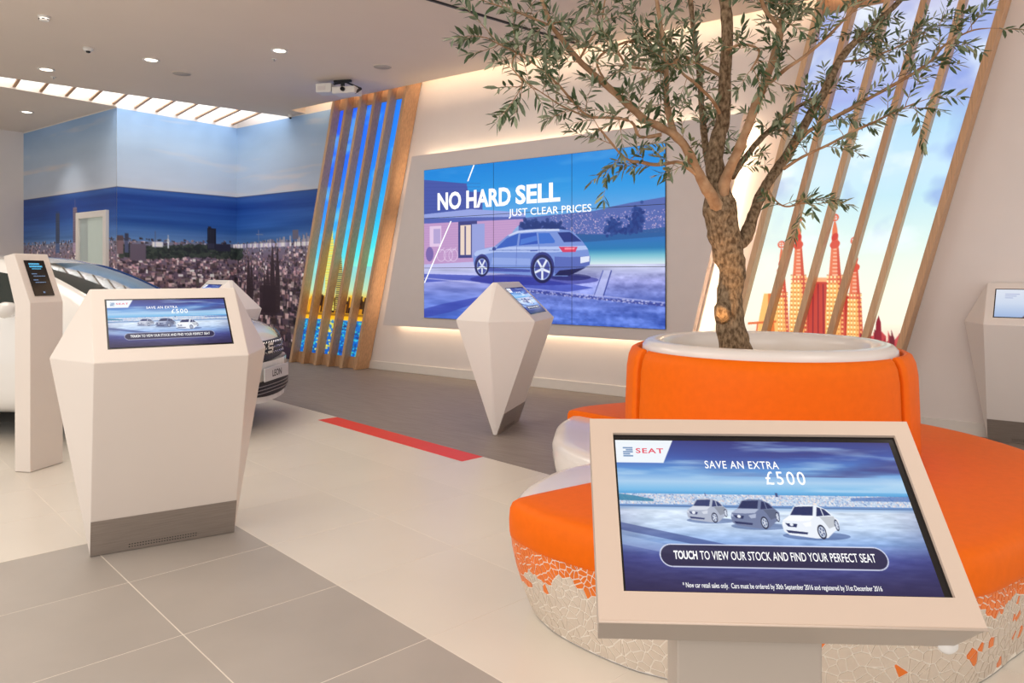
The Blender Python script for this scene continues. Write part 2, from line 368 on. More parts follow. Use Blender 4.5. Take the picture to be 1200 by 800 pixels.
cv.line((au(6.31),vz(2.02)), (au(6.31),vz(1.8)), .002, (196,204,216)); cv.rect(au(6.05), vz(1.9), au(6.22), vz(1.82), (196,196,206)); cv.ell(au(6.31), vz(1.92), .0025, .01, (220,224,230))
cv.line((au(6.1),vz(2.07)), (au(6.1),vz(1.8)), .0012, (90,100,130))
def spire(u, z0, z1, w, col):
    w2 = w/8.51
    cv.poly([(u-w2/2,vz(z0)),(u-w2*.42,vz(z0+(z1-z0)*.55)),(u-w2*.2,vz(z0+(z1-z0)*.85)),(u-w2*.06,vz(z1)),(u+w2*.06,vz(z1)),(u+w2*.2,vz(z0+(z1-z0)*.85)),(u+w2*.42,vz(z0+(z1-z0)*.55)),(u+w2/2,vz(z0))], col)
    for q in range(12): z = z0+(z1-z0)*(.05+.07*q); cv.line((u-w2*.3,vz(z)), (u+w2*.25,vz(z)), .0008, tuple(c+22 for c in col), .6)
for x, z1, w in ((-11.42,1.7,.13),(-11.33,1.62,.11),(-10.74,1.86,.15),(-10.60,1.84,.14),(-10.87,1.5,.15),(-10.96,1.42,.12)): spire(bu(x), .75, z1, w, (40,30,36))
cv.rect(bu(-11.1), vz(1.2), bu(-10.65), vz(.7), (36,26,34), .9)
cv.line((bu(-11.13),vz(2.14)), (bu(-11.12),vz(1.84)), .0014, (150,150,170)); cv.line((bu(-11.2),vz(2.06)), (bu(-11.0),vz(2.05)), .0014, (150,150,170)); cv.rect(bu(-10.2), vz(2.1), bu(-10.05), vz(1.95), (110,108,130))
for x, z1, col in ((-13.86,2.46,(58,74,110)), (-13.2,2.52,(132,116,138))):
    w2 = .075/8.51; cv.rect(lu(x)-w2, vz(z1-.04), lu(x)+w2, vz(1.74), col)
    for q in range(22): cv.rect(lu(x)-w2, vz(1.76+.032*q), lu(x)+w2, vz(1.768+.032*q), tuple(c*.72 for c in col))
    if x > -13.5: cv.line((lu(x),vz(z1+.1)), (lu(x),vz(z1-.05)), .0012, (160,140,150))
land = cv.region(vz(1.9),1); cv.a[land] = cv.a[land]*1.45+.01
cv.a = np.clip(cv.a, 0, 1)
grid_obj('mural_wallpaper', cv, lambda U, V: (-15.3+U*8.51, np.full_like(U, 5.496), zt*(1-V)), PRINT, wf, u0=0, u1=LU)
grid_obj('mural_wallpaper', cv, lambda U, V: (np.full_like(U, -11.766), 5.4965+(U-LU)*8.53, zt*(1-V)), PRINT, wa, u0=LU, u1=AU)
grid_obj('mural_wallpaper', cv, lambda U, V: (-11.77+(U-AU)*8.51, np.full_like(U, 7.546), zt*(1-V)), PRINT, wb, u0=AU, u1=1)
# door in the mural wall
dr = struct(MB().box((-13.05,5.44,0), (-12.95,5.495,2.38)).box((-12.11,5.44,0), (-12.01,5.495,2.38)).box((-12.95,5.44,2.28), (-12.11,5.495,2.38)).build('door_1', M['white'], bevel=.004))
pg = mat('frosted_door_glass', rgb(206,222,216), .25, var=.01)
MB().box((-12.95,5.47,0), (-12.68,5.49,2.28)).build('side_panel', mat('door_grey_panel', rgb(176,190,190), .3, var=.01), dr)
MB().box((-12.66,5.462,0), (-12.11,5.49,2.28)).build('door_leaf', pg, dr, bevel=.003)
MB().box((-12.60,5.44,1.0), (-12.57,5.462,1.25)).build('door_handle', M['chrome'], dr)

# ---- ceiling fittings
def downlight(x, y, label, power=14, z=3.95):
    t = thing('downlight', label, 'light', (x,y,z), 0, 'recessed ceiling downlights')
    MB().lathe([(.095,0),(.098,-.006),(.09,-.012),(.075,-.01),(.07,0)], 28).build('rim', M['white'], t, True)
    MB().lathe([(.0,-.004),(.069,-.004),(.069,-.001),(0,-.001)], 28).build('lamp_lens', LAMP, t)
    spot('downlight_light', (x,y,z-.03), (x,y,0), power, SOFT, 95, .9, .05)
LAMP = emis('lamp_glow', (1,.9,.74,1), 5.0)
downlight(-10.32, 3.96, 'lit round downlight nearest the rooflight slot, left of the dome camera')
downlight(-8.86, 4.54, 'lit round downlight between the dome camera and the flush round speaker')
downlight(-7.32, 5.24, 'lit round downlight right of the flush speaker, towards the projector')
downlight(-13.29, 4.82, 'lit downlight in the lower ceiling left of the rooflight, above the painted towers', 75)
def lathe_thing(name, label, cat, x, y, parts, group=None):
    t = thing(name, label, cat, (x,y,3.95), 0, group)
    for pn, prof, m in parts: MB().lathe(prof, 28).build(pn, m, t, True)
    return t
sm = lathe_thing('smoke_detector', 'round white smoke detector at upper left of the ceiling', 'detector', -8.21, 3.13, [('base', [(.055,0),(.055,-.012),(.05,-.014),(0,-.014)], M['white']), ('sensor_head', [(.045,-.014),(.045,-.03),(.04,-.045),(.02,-.05),(0,-.05)], M['white'])])
for k in range(6):
    a_ = k*math.pi/3; MB().box((-.012,.042,-.036), (.012,.048,-.028)).build('vent_slot', M['blackm'], sm, mtx=Matrix.Rotation(a_, 4, 'Z'))
lathe_thing('dome_camera', 'small white dome camera with dark lens below the smoke detector', 'camera', -8.96, 3.87, [('housing', [(.055,0),(.055,-.02),(.045,-.035),(.03,-.04),(0,-.04)], M['white']), ('lens', [(.026,-.038),(.02,-.055),(0,-.06)], M['black'])])
lathe_thing('wall_camera', 'little camera with black lens at the ceiling corner by the lit slatted frame', 'camera', -10.12, 7.45, [('housing', [(.04,0),(.04,-.03),(.03,-.05),(0,-.055)], M['white']), ('lens', [(.022,-.048),(.018,-.07),(0,-.075)], M['black'])])
SPK = [('rim', [(.12,0),(.122,-.005),(.112,-.008),(.108,-.004)], M['ceil']), ('grille', [(.109,-.001),(.109,-.0062),(0,-.0062)], mat('speaker_grille', rgb(188,178,168), .8, var=.08, scale=200))]
lathe_thing('ceiling_speaker', 'flush round ceiling speaker between the two left downlights', 'speaker', -9.16, 5.09, SPK, 'flush ceiling speakers')
lathe_thing('ceiling_speaker', 'flush round ceiling disc beside the black track, left of the tree', 'speaker', -5.49, 6.27, SPK, 'flush ceiling speakers')
lathe_thing('ceiling_speaker', 'faint flush round disc to the right of the projector', 'speaker', -6.88, 6.42, SPK, 'flush ceiling speakers')
SPR = [('cap', [(.03,0),(.03,-.006),(0,-.006)], M['white']), ('nozzle', [(.008,-.006),(.008,-.025),(.014,-.027),(0,-.03)], M['chrome'])]
lathe_thing('sprinkler', 'tiny sprinkler head next to the downlight nearest the projector', 'sprinkler', -7.66, 5.41, SPR, 'ceiling sprinkler heads')
lathe_thing('sprinkler', 'tiny sprinkler head next to the downlight nearest the rooflight', 'sprinkler', -10.65, 4.17, SPR, 'ceiling sprinkler heads')
tag(MB().prism([(-5.05,4.05),(-5.02,4.05),(-4.44,7.1),(-4.47,7.1)], 3.935, 3.9495).build('lighting_track', M['blackm']), 'thin black lighting track set in the ceiling at the top centre', 'track')
pt = thing('projector', 'white ceiling projector on a black bracket above the slatted night view', 'projector', (-7.78,6.55,3.95), R(25))
MB().box((-.34,-.1,-.17), (-.12,.10,-.05)).build('lamp_housing', M['white'], pt, bevel=.01)
MB().box((-.31,-.104,-.14), (-.2,-.1,-.09)).build('vent_grille', M['surround'], pt)
MB().box((-.10,-.12,-.20), (.22,.12,-.11)).build('body', M['white'], pt, bevel=.012)
MB().box((-.12,-.02,-.03), (.12,.02,0)).box((-.02,-.02,-.11), (.02,.02,-.02)).tube([(-.15,0,-.05),(.05,0,-.03),(.25,.02,-.12)], [.012]*3, 6).tube([(.25,.02,-.12),(.2,-.06,-.19)], [.02]*2, 6).build('bracket', M['blackm'], pt)
MB().tube([(.06,-.12,-.15),(.06,-.15,-.15)], [.03,.028], 14).build('lens', M['black'], pt)

# ================================================================= VIDEO WALL
VX0, VX1, VZ0, VZ1 = -7.07, -3.53, .80, 2.787
sl = .245
srd = [(-7.89,.665),(-3.265,.665),(-2.69,3.0),(-7.32,3.0)]
so = mesh('surround', [(x,7.37,z) for x,z in srd]+[(x,7.46,z) for x,z in srd], [(0,1,2,3),(7,6,5,4),(0,4,5,1),(1,5,6,2),(2,6,7,3),(3,7,4,0)], M['surround'])
vwt = thing('video_wall', 'large blue video wall of nine screens showing a silver estate car and NO HARD SELL', 'screen', (VX0,7.37,VZ0))
so.name = 'wall_surround'; tag(so, 'floating warm-backlit slanted grey panel carrying the nine-screen video wall', 'panel')
MB().box((-7.5,7.46,1.2), (-7.4,7.55,2.4)).box((-3.6,7.46,1.2), (-3.5,7.55,2.4)).build('wall_bracket', M['blackm'], so)
VW, VH = 540, 304; cv = Canvas(VW, VH)
cv.vgrad([(0,(20,132,220)), (.2,(40,152,228)), (.36,(110,170,230)), (.45,(140,170,220))])
cl = fbm(VH, VW, 4, 10, 3); cv.blend(np.clip((cl-.5)*1.5,0,.35)*(np.linspace(0,1,VH)[:,None] < .42), (150,196,240))
# hills and lights of the town
cv.poly([(.45,.36),(.6,.35),(.75,.34),(.88,.31),(1,.29),(1,.5),(.45,.5)], (84,104,176))
for k in range(700):
    u, v = rng.uniform(.58,1), rng.uniform(.35,.48); cv.ell(u, v, .002, .003, rng.choice([(230,190,220),(160,150,210),(255,220,230),(90,90,170)]), .7, 6)
cv.vgrad([(.48,(44,110,190)), (.56,(30,120,180)), (.6,(120,190,210)), (.65,(220,236,240))], .55, 1)
cv.poly([(.6,.46),(.8,.48),(1,.45),(1,.5),(.7,.52),(.6,.5)], (30,86,150), .8)
cv.vgrad([(.65,(206,210,238)), (.74,(150,154,218)), (.85,(112,132,216)), (1,(84,118,216))])
n3 = fbm(VH, VW, 6, 30, 9)[..., None]; g = cv.region(.65, 1); cv.a[g] += (n3[g]-.5)*.42
n4 = fbm(VH, VW, 60, 60, 19)[..., None]; g = cv.region(.7, 1, .45, 1); cv.a[g] += (n4[g]-.5)*.2
cv.poly([(0,.62),(.5,.62),(.5,.67),(0,.67)], (190,190,236))
cv.poly([(0,.7),(.5,.72),(.75,.78),(.6,.82),(.2,.74),(0,.76)], (48,66,178), .7)
cv.poly([(0,.94),(.1,.9),(.3,.84),(.32,.86),(.12,.96),(0,1)], (52,66,170), .7)
cv.poly([(.785,.68),(.815,.68),(.785,.83),(.745,.83)], (190,196,240), .6); cv.line((.815,.68),(.785,.83), .004, (46,60,150)); cv.line((.785,.68),(.75,.83), .003, (66,80,170))
cv.line((.45,.8),(1,.87), .007, (50,56,140), .7); cv.line((.45,.785),(1,.855), .004, (176,180,236), .7); cv.line((0,.73),(.28,.76), .004, (206,206,246), .6)
for k in range(260): u = rng.uniform(.46,1); cv.ell(u, .80+.066*(u-.45)/.55+rng.uniform(-.008,.01), .004, .004, rng.choice([(200,200,240),(60,70,150)]), .6, 6)
# building on the left
cv.poly([(0,.065),(.215,.118),(.222,.17),(.29,.18),(.29,.31),(0,.31)], (70,88,170))
for q in range(9): cv.line((0,.09+.025*q), (.28,.125+.022*q), .0016, (54,70,150), .5)
cv.poly([(0,.30),(.24,.285),(.48,.33),(.48,.352),(.24,.335),(0,.325)], (150,164,226)); cv.poly([(0,.325),(.24,.335),(.48,.352),(.48,.37),(0,.362)], (84,100,180))
cv.poly([(0,.36),(.48,.365),(.43,.43),(.4,.5),(.34,.62),(0,.64)], (190,150,200))
for q in range(16): cv.line((0,.37+.016*q), (.44,.372+.015*q), .0012, (226,180,216), .5)
cv.rect(.03, .38, .09, .52, (226,200,232)); cv.rect(.05, .40, .085, .5, (150,140,200), .6)
cv.rect(.175, .36, .265, .60, (60,64,130)); cv.rect(.185, .385, .235, .58, (236,214,200)); cv.rect(.24, .38, .30, .60, (150,160,220)); cv.rect(.205, .39, .212, .58, (70,70,130))
for u in (.09,.125,.15): 
    for a_ in range(20): t = a_*math.pi/10; cv.line((u+.022*math.cos(t),.58+.04*math.sin(t)), (u+.022*math.cos(t+.32),.58+.04*math.sin(t+.32)), .002, (240,226,250), .8)
    cv.line((u-.01,.56),(u+.015,.53), .002, (240,226,250), .8)
cv.ell(.03, .57, .02, .05, (90,80,160), .7)
# trees
for cx, cy, rx, ry in ((.5,.41,.05,.05),(.56,.42,.05,.045),(.6,.43,.03,.03)): 
    for k in range(60): cv.ell(cx+rng.gauss(0,rx*.45), cy+rng.gauss(0,ry*.4), .008, .012, (22,50,120), .7, 8)
for cx, cy, rx, ry in ((.82,.44,.03,.04),(.91,.38,.022,.06),(.895,.44,.02,.03),(.86,.46,.06,.015)):
    for k in range(70): cv.ell(cx+rng.gauss(0,rx*.5), cy+rng.gauss(0,ry*.5), .006, .010, rng.choice([(16,48,124),(30,66,140)]), .75, 8)
# estate car
cv.ell(.5, .735, .27, .035, (36,40,140), .6); cv.ell(.66, .72, .08, .02, (24,26,90), .6)
body = [(.246,.617),(.250,.575),(.262,.555),(.30,.54),(.342,.531),(.404,.461),(.444,.436),(.49,.43),(.537,.431),(.619,.436),(.669,.451),(.709,.516),(.729,.562),(.737,.617),(.735,.652),(.686,.688),(.65,.715),(.588,.713),(.54,.715),(.5,.71),(.319,.693),(.277,.71),(.257,.688)]
cv.poly(body, (120,146,216))
cv.poly([(.25,.575),(.262,.555),(.342,.531),(.6,.54),(.72,.54),(.729,.562),(.6,.575),(.35,.565),(.255,.59)], (176,194,240))
cv.poly([(.335,.60),(.5,.61),(.5,.65),(.33,.645)], (150,172,232), .8); cv.poly([(.31,.66),(.5,.675),(.5,.69),(.31,.685)], (70,84,170))
cv.poly([(.404,.461),(.444,.437),(.537,.431),(.619,.436),(.62,.448),(.53,.446),(.45,.45),(.41,.468)], (200,212,244))
for w_, c in (([(.345,.547),(.398,.481),(.438,.458),(.450,.453),(.443,.526)], (52,94,190)), ([(.458,.456),(.526,.452),(.532,.521),(.452,.528)], (44,84,186)), ([(.534,.456),(.579,.457),(.602,.506),(.600,.519),(.538,.521)], (58,110,206)), ([(.612,.456),(.661,.456),(.705,.514),(.638,.516)], (30,50,130))): cv.poly(w_, c)
cv.poly([(.46,.49),(.526,.47),(.53,.5),(.456,.525)], (90,140,226), .6)
cv.poly([(.60,.6),(.66,.605),(.737,.60),(.735,.65),(.69,.68),(.6,.7)], (88,106,186)); cv.poly([(.62,.68),(.72,.665),(.66,.71),(.6,.71)], (28,30,84))
cv.poly([(.617,.542),(.689,.545),(.681,.575),(.633,.575)], (214,56,96)); cv.poly([(.64,.548),(.68,.55),(.676,.56),(.64,.56)], (255,140,160)); cv.line((.5,.562),(.53,.562), .004, (80,100,180))
cv.poly([(.70,.605),(.735,.60),(.733,.632),(.70,.642)], (226,232,250)); cv.line((.32,.553),(.62,.562), .002, (76,96,176)); cv.line((.442,.53),(.44,.66), .0015, (80,100,180)); cv.line((.536,.525),(.54,.62), .0015, (80,100,180))
cv.ell(.343, .545, .008, .012, (60,80,160))
for cx, cy, rx, ry in ((.288,.655,.031,.064),(.55,.672,.043,.085)):
    cv.ell(cx, cy-.008, rx*1.15, ry*1.1, (46,54,130)); cv.ell(cx, cy, rx, ry, (30,32,84)); cv.ell(cx, cy, rx*.78, ry*.78, (150,170,226))
    cv.ell(cx, cy, rx*.7, ry*.7, (70,80,160))
    for q in range(5): t = q*1.2566+.3; cv.line((cx,cy), (cx+rx*.75*math.cos(t), cy+ry*.75*math.sin(t)), .008 if rx > .035 else .006, (232,238,252))
    cv.ell(cx, cy, rx*.14, ry*.14, (210,220,250))
cv.a = np.clip(cv.a, 0, 1)
cols = [0, .339, .667, 1]; rows = [0, .328, .663, 1]
for i in range(3):
    for j in range(3):
        x0, x1 = cols[i]*3.54, cols[i+1]*3.54; z1, z0 = (1-rows[j])*1.987, (1-rows[j+1])*1.987; g = .003
        d = MB().box((x0+.0005,-.019,z0+.0005), (x1-.0005,-.0005,z1-.0005)).build('display_panel', M['blackm'], vwt)
        uu0, uu1, vv0, vv1 = cols[i], cols[i+1], rows[j], rows[j+1]
        def fn(U, V, a=uu0, b=uu1, c=vv0, e=vv1, X0=x0+g, X1=x1-g, Z0=z0+g, Z1=z1-g):
            A = (U-U.min())/(U.max()-U.min()); B = (V-V.min())/(V.max()-V.min())
            return (X0+A*(X1-X0), np.full_like(U, -.0205), Z1-B*(Z1-Z0))
        grid_obj('picture', cv, fn, SCREEN, d, u0=uu0, u1=uu1, v0=vv0, v1=vv1)
def vf(u, v, y=-.0225): return frame((u*3.54, y, (1-v)*1.987), (1,0,0), (0,0,1))
text(vwt, 'lettering', 'NO HARD', .345*3.54, .118*1.987, vf(.071,.280), TXT, .035)
text(vwt, 'lettering', 'SELL', .185*3.54, .118*1.987, vf(.437,.276), TXT, .035)
text(vwt, 'lettering', 'JUST CLEAR PRICES', .335*3.54, .058*1.987, vf(.407,.359), TXT, .008)
for a_, b_ in (((.249,.003),(.220,.103)), ((.138,.355),(.003,.763))):
    p0 = Vector((a_[0]*3.54,-.0222,(1-a_[1])*1.987)); p1 = Vector((b_[0]*3.54,-.0222,(1-b_[1])*1.987))
    mesh('white_slash', [p0+Vector((-.01,0,0)), p0+Vector((.012,0,0)), p1+Vector((.012,0,0)), p1+Vector((-.01,0,0))], [(0,1,2,3)], TXT, vwt)

# ================================================================= SLATTED LIGHTBOXES
SL = .265
def lightbox(label, x0, cvs, ztop, group):
    t = thing('slatted_lightbox', label, 'lightbox', (x0,7.54,0), 0, group)
    w, sp = .055, .302; y0, yp = -.26, -.125
    def sheared(xa, xb, ya, yb, za, zb): 
        return MB().add([(xa+SL*za,ya,za),(xb+SL*za,ya,za),(xb+SL*za,yb,za),(xa+SL*za,yb,za),(xa+SL*zb,ya,zb),(xb+SL*zb,ya,zb),(xb+SL*zb,yb,zb),(xa+SL*zb,yb,zb)],
                        [(0,3,2,1),(4,5,6,7),(0,1,5,4),(1,2,6,5),(2,3,7,6),(3,0,4,7)])
    for i in range(6):
        outer = i in (0, 5)
        sheared(i*sp, i*sp+w, y0, 0 if outer else yp-.003, .002, ztop).build('timber_fin', M['oak'] if i % 2 else M['oakd'], t, bevel=.003)
    for i in range(5):
        sheared(i*sp+w+.001, (i+1)*sp-.001, yp-.03, yp-.003, .002, .17).build('base_rail', M['oak'], t)
        sheared(i*sp+w+.001, (i+1)*sp-.001, yp-.03, yp-.003, ztop-.42, ztop).build('top_rail', M['oak'], t)
    sheared(w+.001, 5*sp-.001, yp+.003, 0, .05, ztop-.05).build('lamp_case', M['white'], t)
    z0, z1 = .15, ztop-.05
    def fn(U, V): Z = z1-(z1-z0)*V; return (w+.002+(5*sp-w-.004)*U+SL*Z, np.full_like(U, yp), Z)
    grid_obj('backlit_print', cvs, fn, LIGHTBOX, t)
    return t
ZT = 4.25
# night view with a lit tower above the water
cv = Canvas(150, 420); LV = lambda z: ((ZT-.05)-z)/((ZT-.05)-.15)
cv.vgrad([(0,(40,80,240)), (LV(3.0),(40,100,245)), (LV(2.2),(50,150,245)), (LV(1.7),(90,200,235)), (LV(1.15),(190,222,180)), (LV(.98),(250,190,60)), (1,(40,20,10))])
uu = np.linspace(0,1,150)[None,:,None]; cv.a[:int(LV(1.5)*420)] += (np.array([.0,.30,.0])-np.array([.05,0,0]))*uu*.55
cl = fbm(420,150,3,14,23); cv.blend(np.clip((cl-.55)*2.2,0,.4)*(np.arange(420)[:,None] < LV(1.2)*420), (160,235,220))
for k in range(260):
    z = rng.uniform(.8,1.08); u = rng.random(); cv.rect(u, LV(z), u+rng.uniform(.01,.05), LV(.72), rng.choice([(40,22,16),(90,50,16),(230,150,30),(255,190,50),(24,14,20)]), .85)
cv.vgrad([(LV(.80),(235,170,40)), (LV(.74),(255,180,30)), (LV(.70),(250,196,40))]); cv.rect(0, LV(.80), 1, LV(.76), (50,26,20), .5)
cv.vgrad([(LV(.70),(40,120,190)), (LV(.5),(20,110,200)), (1,(10,90,190))])
for k in range(420):
    z = rng.uniform(.16,.69); u = rng.random(); y = .25 < u < .56; cv.ell(u, LV(z), .02, .0035, rng.choice([(230,220,70),(250,230,90)] if y else [(60,190,230),(20,70,150),(70,200,190),(30,60,120)]), .8, 8)
# the tower: vertical in the world, so it leans against the sheared print
def LP(x, z): return ((x-SL*z-.057)/(5*.302-.057-.004), LV(z))
for q in range(60):
    z = .84+.024*q; w_ = .10 if z < 1.9 else .08
    cv.poly([LP(.82-w_, z), LP(.82+w_, z), LP(.82+w_, z+.013), LP(.82-w_, z+.013)], (255,246,120)); cv.poly([LP(.82-w_, z+.013), LP(.82+w_, z+.013), LP(.82+w_, z+.024), LP(.82-w_, z+.024)], (190,170,60))
cv.poly([LP(.78,2.28),LP(.86,2.28),LP(.84,2.45),LP(.80,2.45)], (245,240,150))
for q in range(30):
    z = .84+.03*q; cv.poly([LP(1.06-.12*(1-q/40),z),LP(1.06+.11*(1-q/40),z),LP(1.06+.11*(1-q/40),z+.012),LP(1.06-.12*(1-q/40),z+.012)], (226,200,90)); cv.poly([LP(1.06-.12*(1-q/40),z+.012),LP(1.06+.11*(1-q/40),z+.012),LP(1.06+.11*(1-q/40),z+.03),LP(1.06-.12*(1-q/40),z+.03)], (70,66,60))
cv.a = np.clip(cv.a, 0, 1)
lightbox('leaning oak-slatted lightbox with blue night skyline and yellow tower, left of video wall', -9.93, cv, ZT, 'oak-slatted lightboxes')
# sky with clouds and lit cathedral spires
cv = Canvas(220, 560)
cv.vgrad([(0,(196,190,222)), (LV(3.4),(196,206,232)), (LV(3.0),(160,174,228)), (LV(2.7),(178,216,240)), (LV(2.35),(196,226,246)), (LV(2.1),(190,226,238)), (LV(1.5),(232,244,228)), (LV(.95),(250,246,222)), (1,(180,60,40))])
cl = fbm(560,220,3,12,31,5); ramp = lambda z: np.clip((LV(z)*560-np.arange(560)[:,None])/60, 0, 1); cv.blend(np.clip((cl-.5)*3,0,.75)*ramp(1.2), (238,248,250)); cl = fbm(560,220,3,9,37,4)
cv.blend(np.clip((cl-.55)*3,0,.5)*ramp(1.6), (120,144,218))
uu = np.linspace(1,0,220)[None,:]; cv.blend(np.ones((560,1))*uu**2*.35*(np.arange(560)[:,None] > LV(2.7)*560), (255,255,232))
X0B = -3.01
def LQ(x, z): return ((x-X0B-SL*z-.057)/(5*.302-.057-.004), LV(z))
def cath(x, zt, w, zb=.6):
    z0 = 1.33 if zt > 1.8 else 1.18
    pr_ = [(w*.5,zb),(w*.5,z0-.32),(w*.43,z0-.1),(w*.30,z0+.08),(w*.20,z0+(zt-z0)*.5),(w*.13,zt-.13),(w*.05,zt-.06)]
    cv.poly([LQ(x-a,b) for a,b in pr_]+[LQ(x+a,b) for a,b in pr_[::-1]], (228,120,84)); cv.poly([LQ(x+w*.12,b) for a,b in pr_[:5]]+[LQ(x+a,b) for a,b in pr_[4::-1]], (200,74,60), .8)
    cv.poly([LQ(x-w*.5,zb),LQ(x-w*.5,z0-.32),LQ(x-w*.40,z0-.02),LQ(x+w*.15,z0-.02),LQ(x+w*.3,z0-.32),LQ(x+w*.3,zb)], (246,188,100), .85)
    z = zb
    while z < z0+.05:
        for q in range(5): xx = x-w*.38+w*.19*q; cv.poly([LQ(xx-w*.05,z),LQ(xx+w*.05,z),LQ(xx+w*.05,z+.020),LQ(xx-w*.05,z+.020)], (255,240,176) if q < 3 else (250,190,120)); cv.poly([LQ(xx-w*.05,z+.022),LQ(xx+w*.05,z+.022),LQ(xx+w*.05,z+.032),LQ(xx-w*.05,z+.032)], (190,90,50), .7)
        z += .042
    z = z0+.05
    while z < zt-.16: k = w*.16*(zt-z)/(zt-z0); cv.poly([LQ(x-k,z),LQ(x+k,z),LQ(x+k,z+.012),LQ(x-k,z+.012)], (255,220,190), .7); z += .034
    cv.ell(*LQ(x, zt-.20), .020, .009, (206,64,56)); cv.ell(*LQ(x, zt-.27), .030, .010, (214,84,66))
    for a in range(12): t = a*math.pi/6; cv.line(LQ(x+.030*math.cos(t),zt-.02+.030*math.sin(t)), LQ(x+.030*math.cos(t+.55),zt-.02+.030*math.sin(t+.55)), .009, (222,96,70))
    cv.poly([LQ(x-.006,zt-.05),LQ(x+.006,zt-.05),LQ(x+.006,zt+.01),LQ(x-.006,zt+.01)], (232,130,100)); cv.poly([LQ(x-.028,zt-.025),LQ(x+.028,zt-.025),LQ(x+.028,zt-.015),LQ(x-.028,zt-.015)], (232,130,100))
cv.poly([LQ(-2.12,.6),LQ(-1.74,.6),LQ(-1.80,1.34),LQ(-2.10,1.34)], (196,66,54))
for q in range(7): cv.line(LQ(-2.09+.05*q,.6), LQ(-2.08+.045*q,1.3), .008, (120,30,44), .7)
cv.poly([LQ(-2.12,1.32),LQ(-1.78,1.32),LQ(-1.78,1.36),LQ(-2.12,1.36)], (250,170,120))
cv.poly([LQ(-1.76,.6),LQ(-1.66,.6),LQ(-1.66,1.2),LQ(-1.76,1.2)], (186,54,44))
cath(-2.17,1.94,.17); cath(-1.84,1.94,.17); cath(-2.33,1.70,.14); cath(-1.67,1.72,.14)
cv.poly([LQ(-2.58,.6),LQ(-2.36,.6),LQ(-2.37,.95),LQ(-2.42,1.2),LQ(-2.50,1.2),LQ(-2.55,.95)], (246,190,110)); cv.poly([LQ(-2.46,.6),LQ(-2.38,.6),LQ(-2.42,1.2),LQ(-2.46,1.2)], (226,120,60))
cv.line(LQ(-2.66,.9),LQ(-2.38,.93), .014, (226,110,60)); cv.line(LQ(-2.6,.6),LQ(-2.56,.92), .01, (226,110,60))
for k in range(40): x = rng.uniform(-1.66,-1.25); cv.poly([LQ(x,.3),LQ(x+.04,.3),LQ(x+.04,rng.uniform(.75,.9)),LQ(x,rng.uniform(.75,.9))], rng.choice([(150,36,50),(196,66,70),(110,30,44)]), .9)
cv.poly([LQ(-1.5,.7),LQ(-1.44,.7),LQ(-1.45,.96),LQ(-1.47,1.02),LQ(-1.49,.96)], (140,34,50))
cv.poly([LQ(-3.2,.1),LQ(-1.1,.1),LQ(-1.1,.66),LQ(-3.2,.66)], (150,50,50))
cv.a = np.clip(cv.a, 0, 1)
lightbox('leaning oak-slatted lightbox with bright cloudy sky and orange cathedral spires, right of video wall', X0B, cv, ZT, 'oak-slatted lightboxes')

# ================================================================= KIOSK PICTURE
def three_quarter_car(cv, x0, y0, x1, y1, body, dark, hi):
    q = lambda pts: [(x0+a*(x1-x0), y0+b*(y1-y0)) for a, b in pts]
    cv.ell(x0+.55*(x1-x0), y0+.92*(y1-y0), (x1-x0)*.58, (y1-y0)*.12, (40,62,120), .5)
    cv.poly(q([(0,.62),(.03,.48),(.16,.34),(.27,.07),(.42,0),(.68,.02),(.84,.15),(.92,.33),(1,.45),(.98,.70),(.88,.78),(.74,.97),(.55,.99),(.1,.9),(.01,.8)]), body)
    cv.poly(q([(.03,.48),(.16,.34),(.6,.34),(.5,.48),(.3,.5)]), hi)
    cv.poly(q([(.18,.32),(.29,.07),(.62,.05),(.57,.33)]), dark); cv.poly(q([(.63,.35),(.68,.07),(.80,.14),(.89,.31)]), dark)
    cv.poly(q([(.68,.36),(.93,.34),(.96,.6),(.8,.7),(.74,.5)]), tuple(c*.82 for c in body)); cv.line(*q([(.74,.1),(.76,.33)]), .003, body)
    cv.poly(q([(.06,.56),(.27,.58),(.24,.68),(.1,.66)]), dark); cv.poly(q([(.05,.76),(.42,.82),(.4,.88),(.08,.84)]), dark); cv.poly(q([(.36,.56),(.52,.5),(.5,.64),(.4,.66)]), hi); cv.poly(q([(.01,.54),(.05,.52),(.05,.6),(.02,.62)]), hi)
    cv.ell(x0+.165*(x1-x0), y0+.6*(y1-y0), .006, .010, (235,240,250))
    for cx, cy, rx, ry in ((.66,.80,.075,.21),(.945,.6,.035,.17)):
        X, Y, a, b = x0+cx*(x1-x0), y0+cy*(y1-y0), rx*(x1-x0), ry*(y1-y0)
        cv.ell(X, Y, a, b, (30,36,64)); cv.ell(X, Y, a*.75, b*.75, (190,204,230)); cv.ell(X, Y, a*.55, b*.6, (80,92,130))
        for k in range(5): t = k*1.2566; cv.line((X,Y), (X+a*.7*math.cos(t), Y+b*.7*math.sin(t)), .003, (225,232,245))
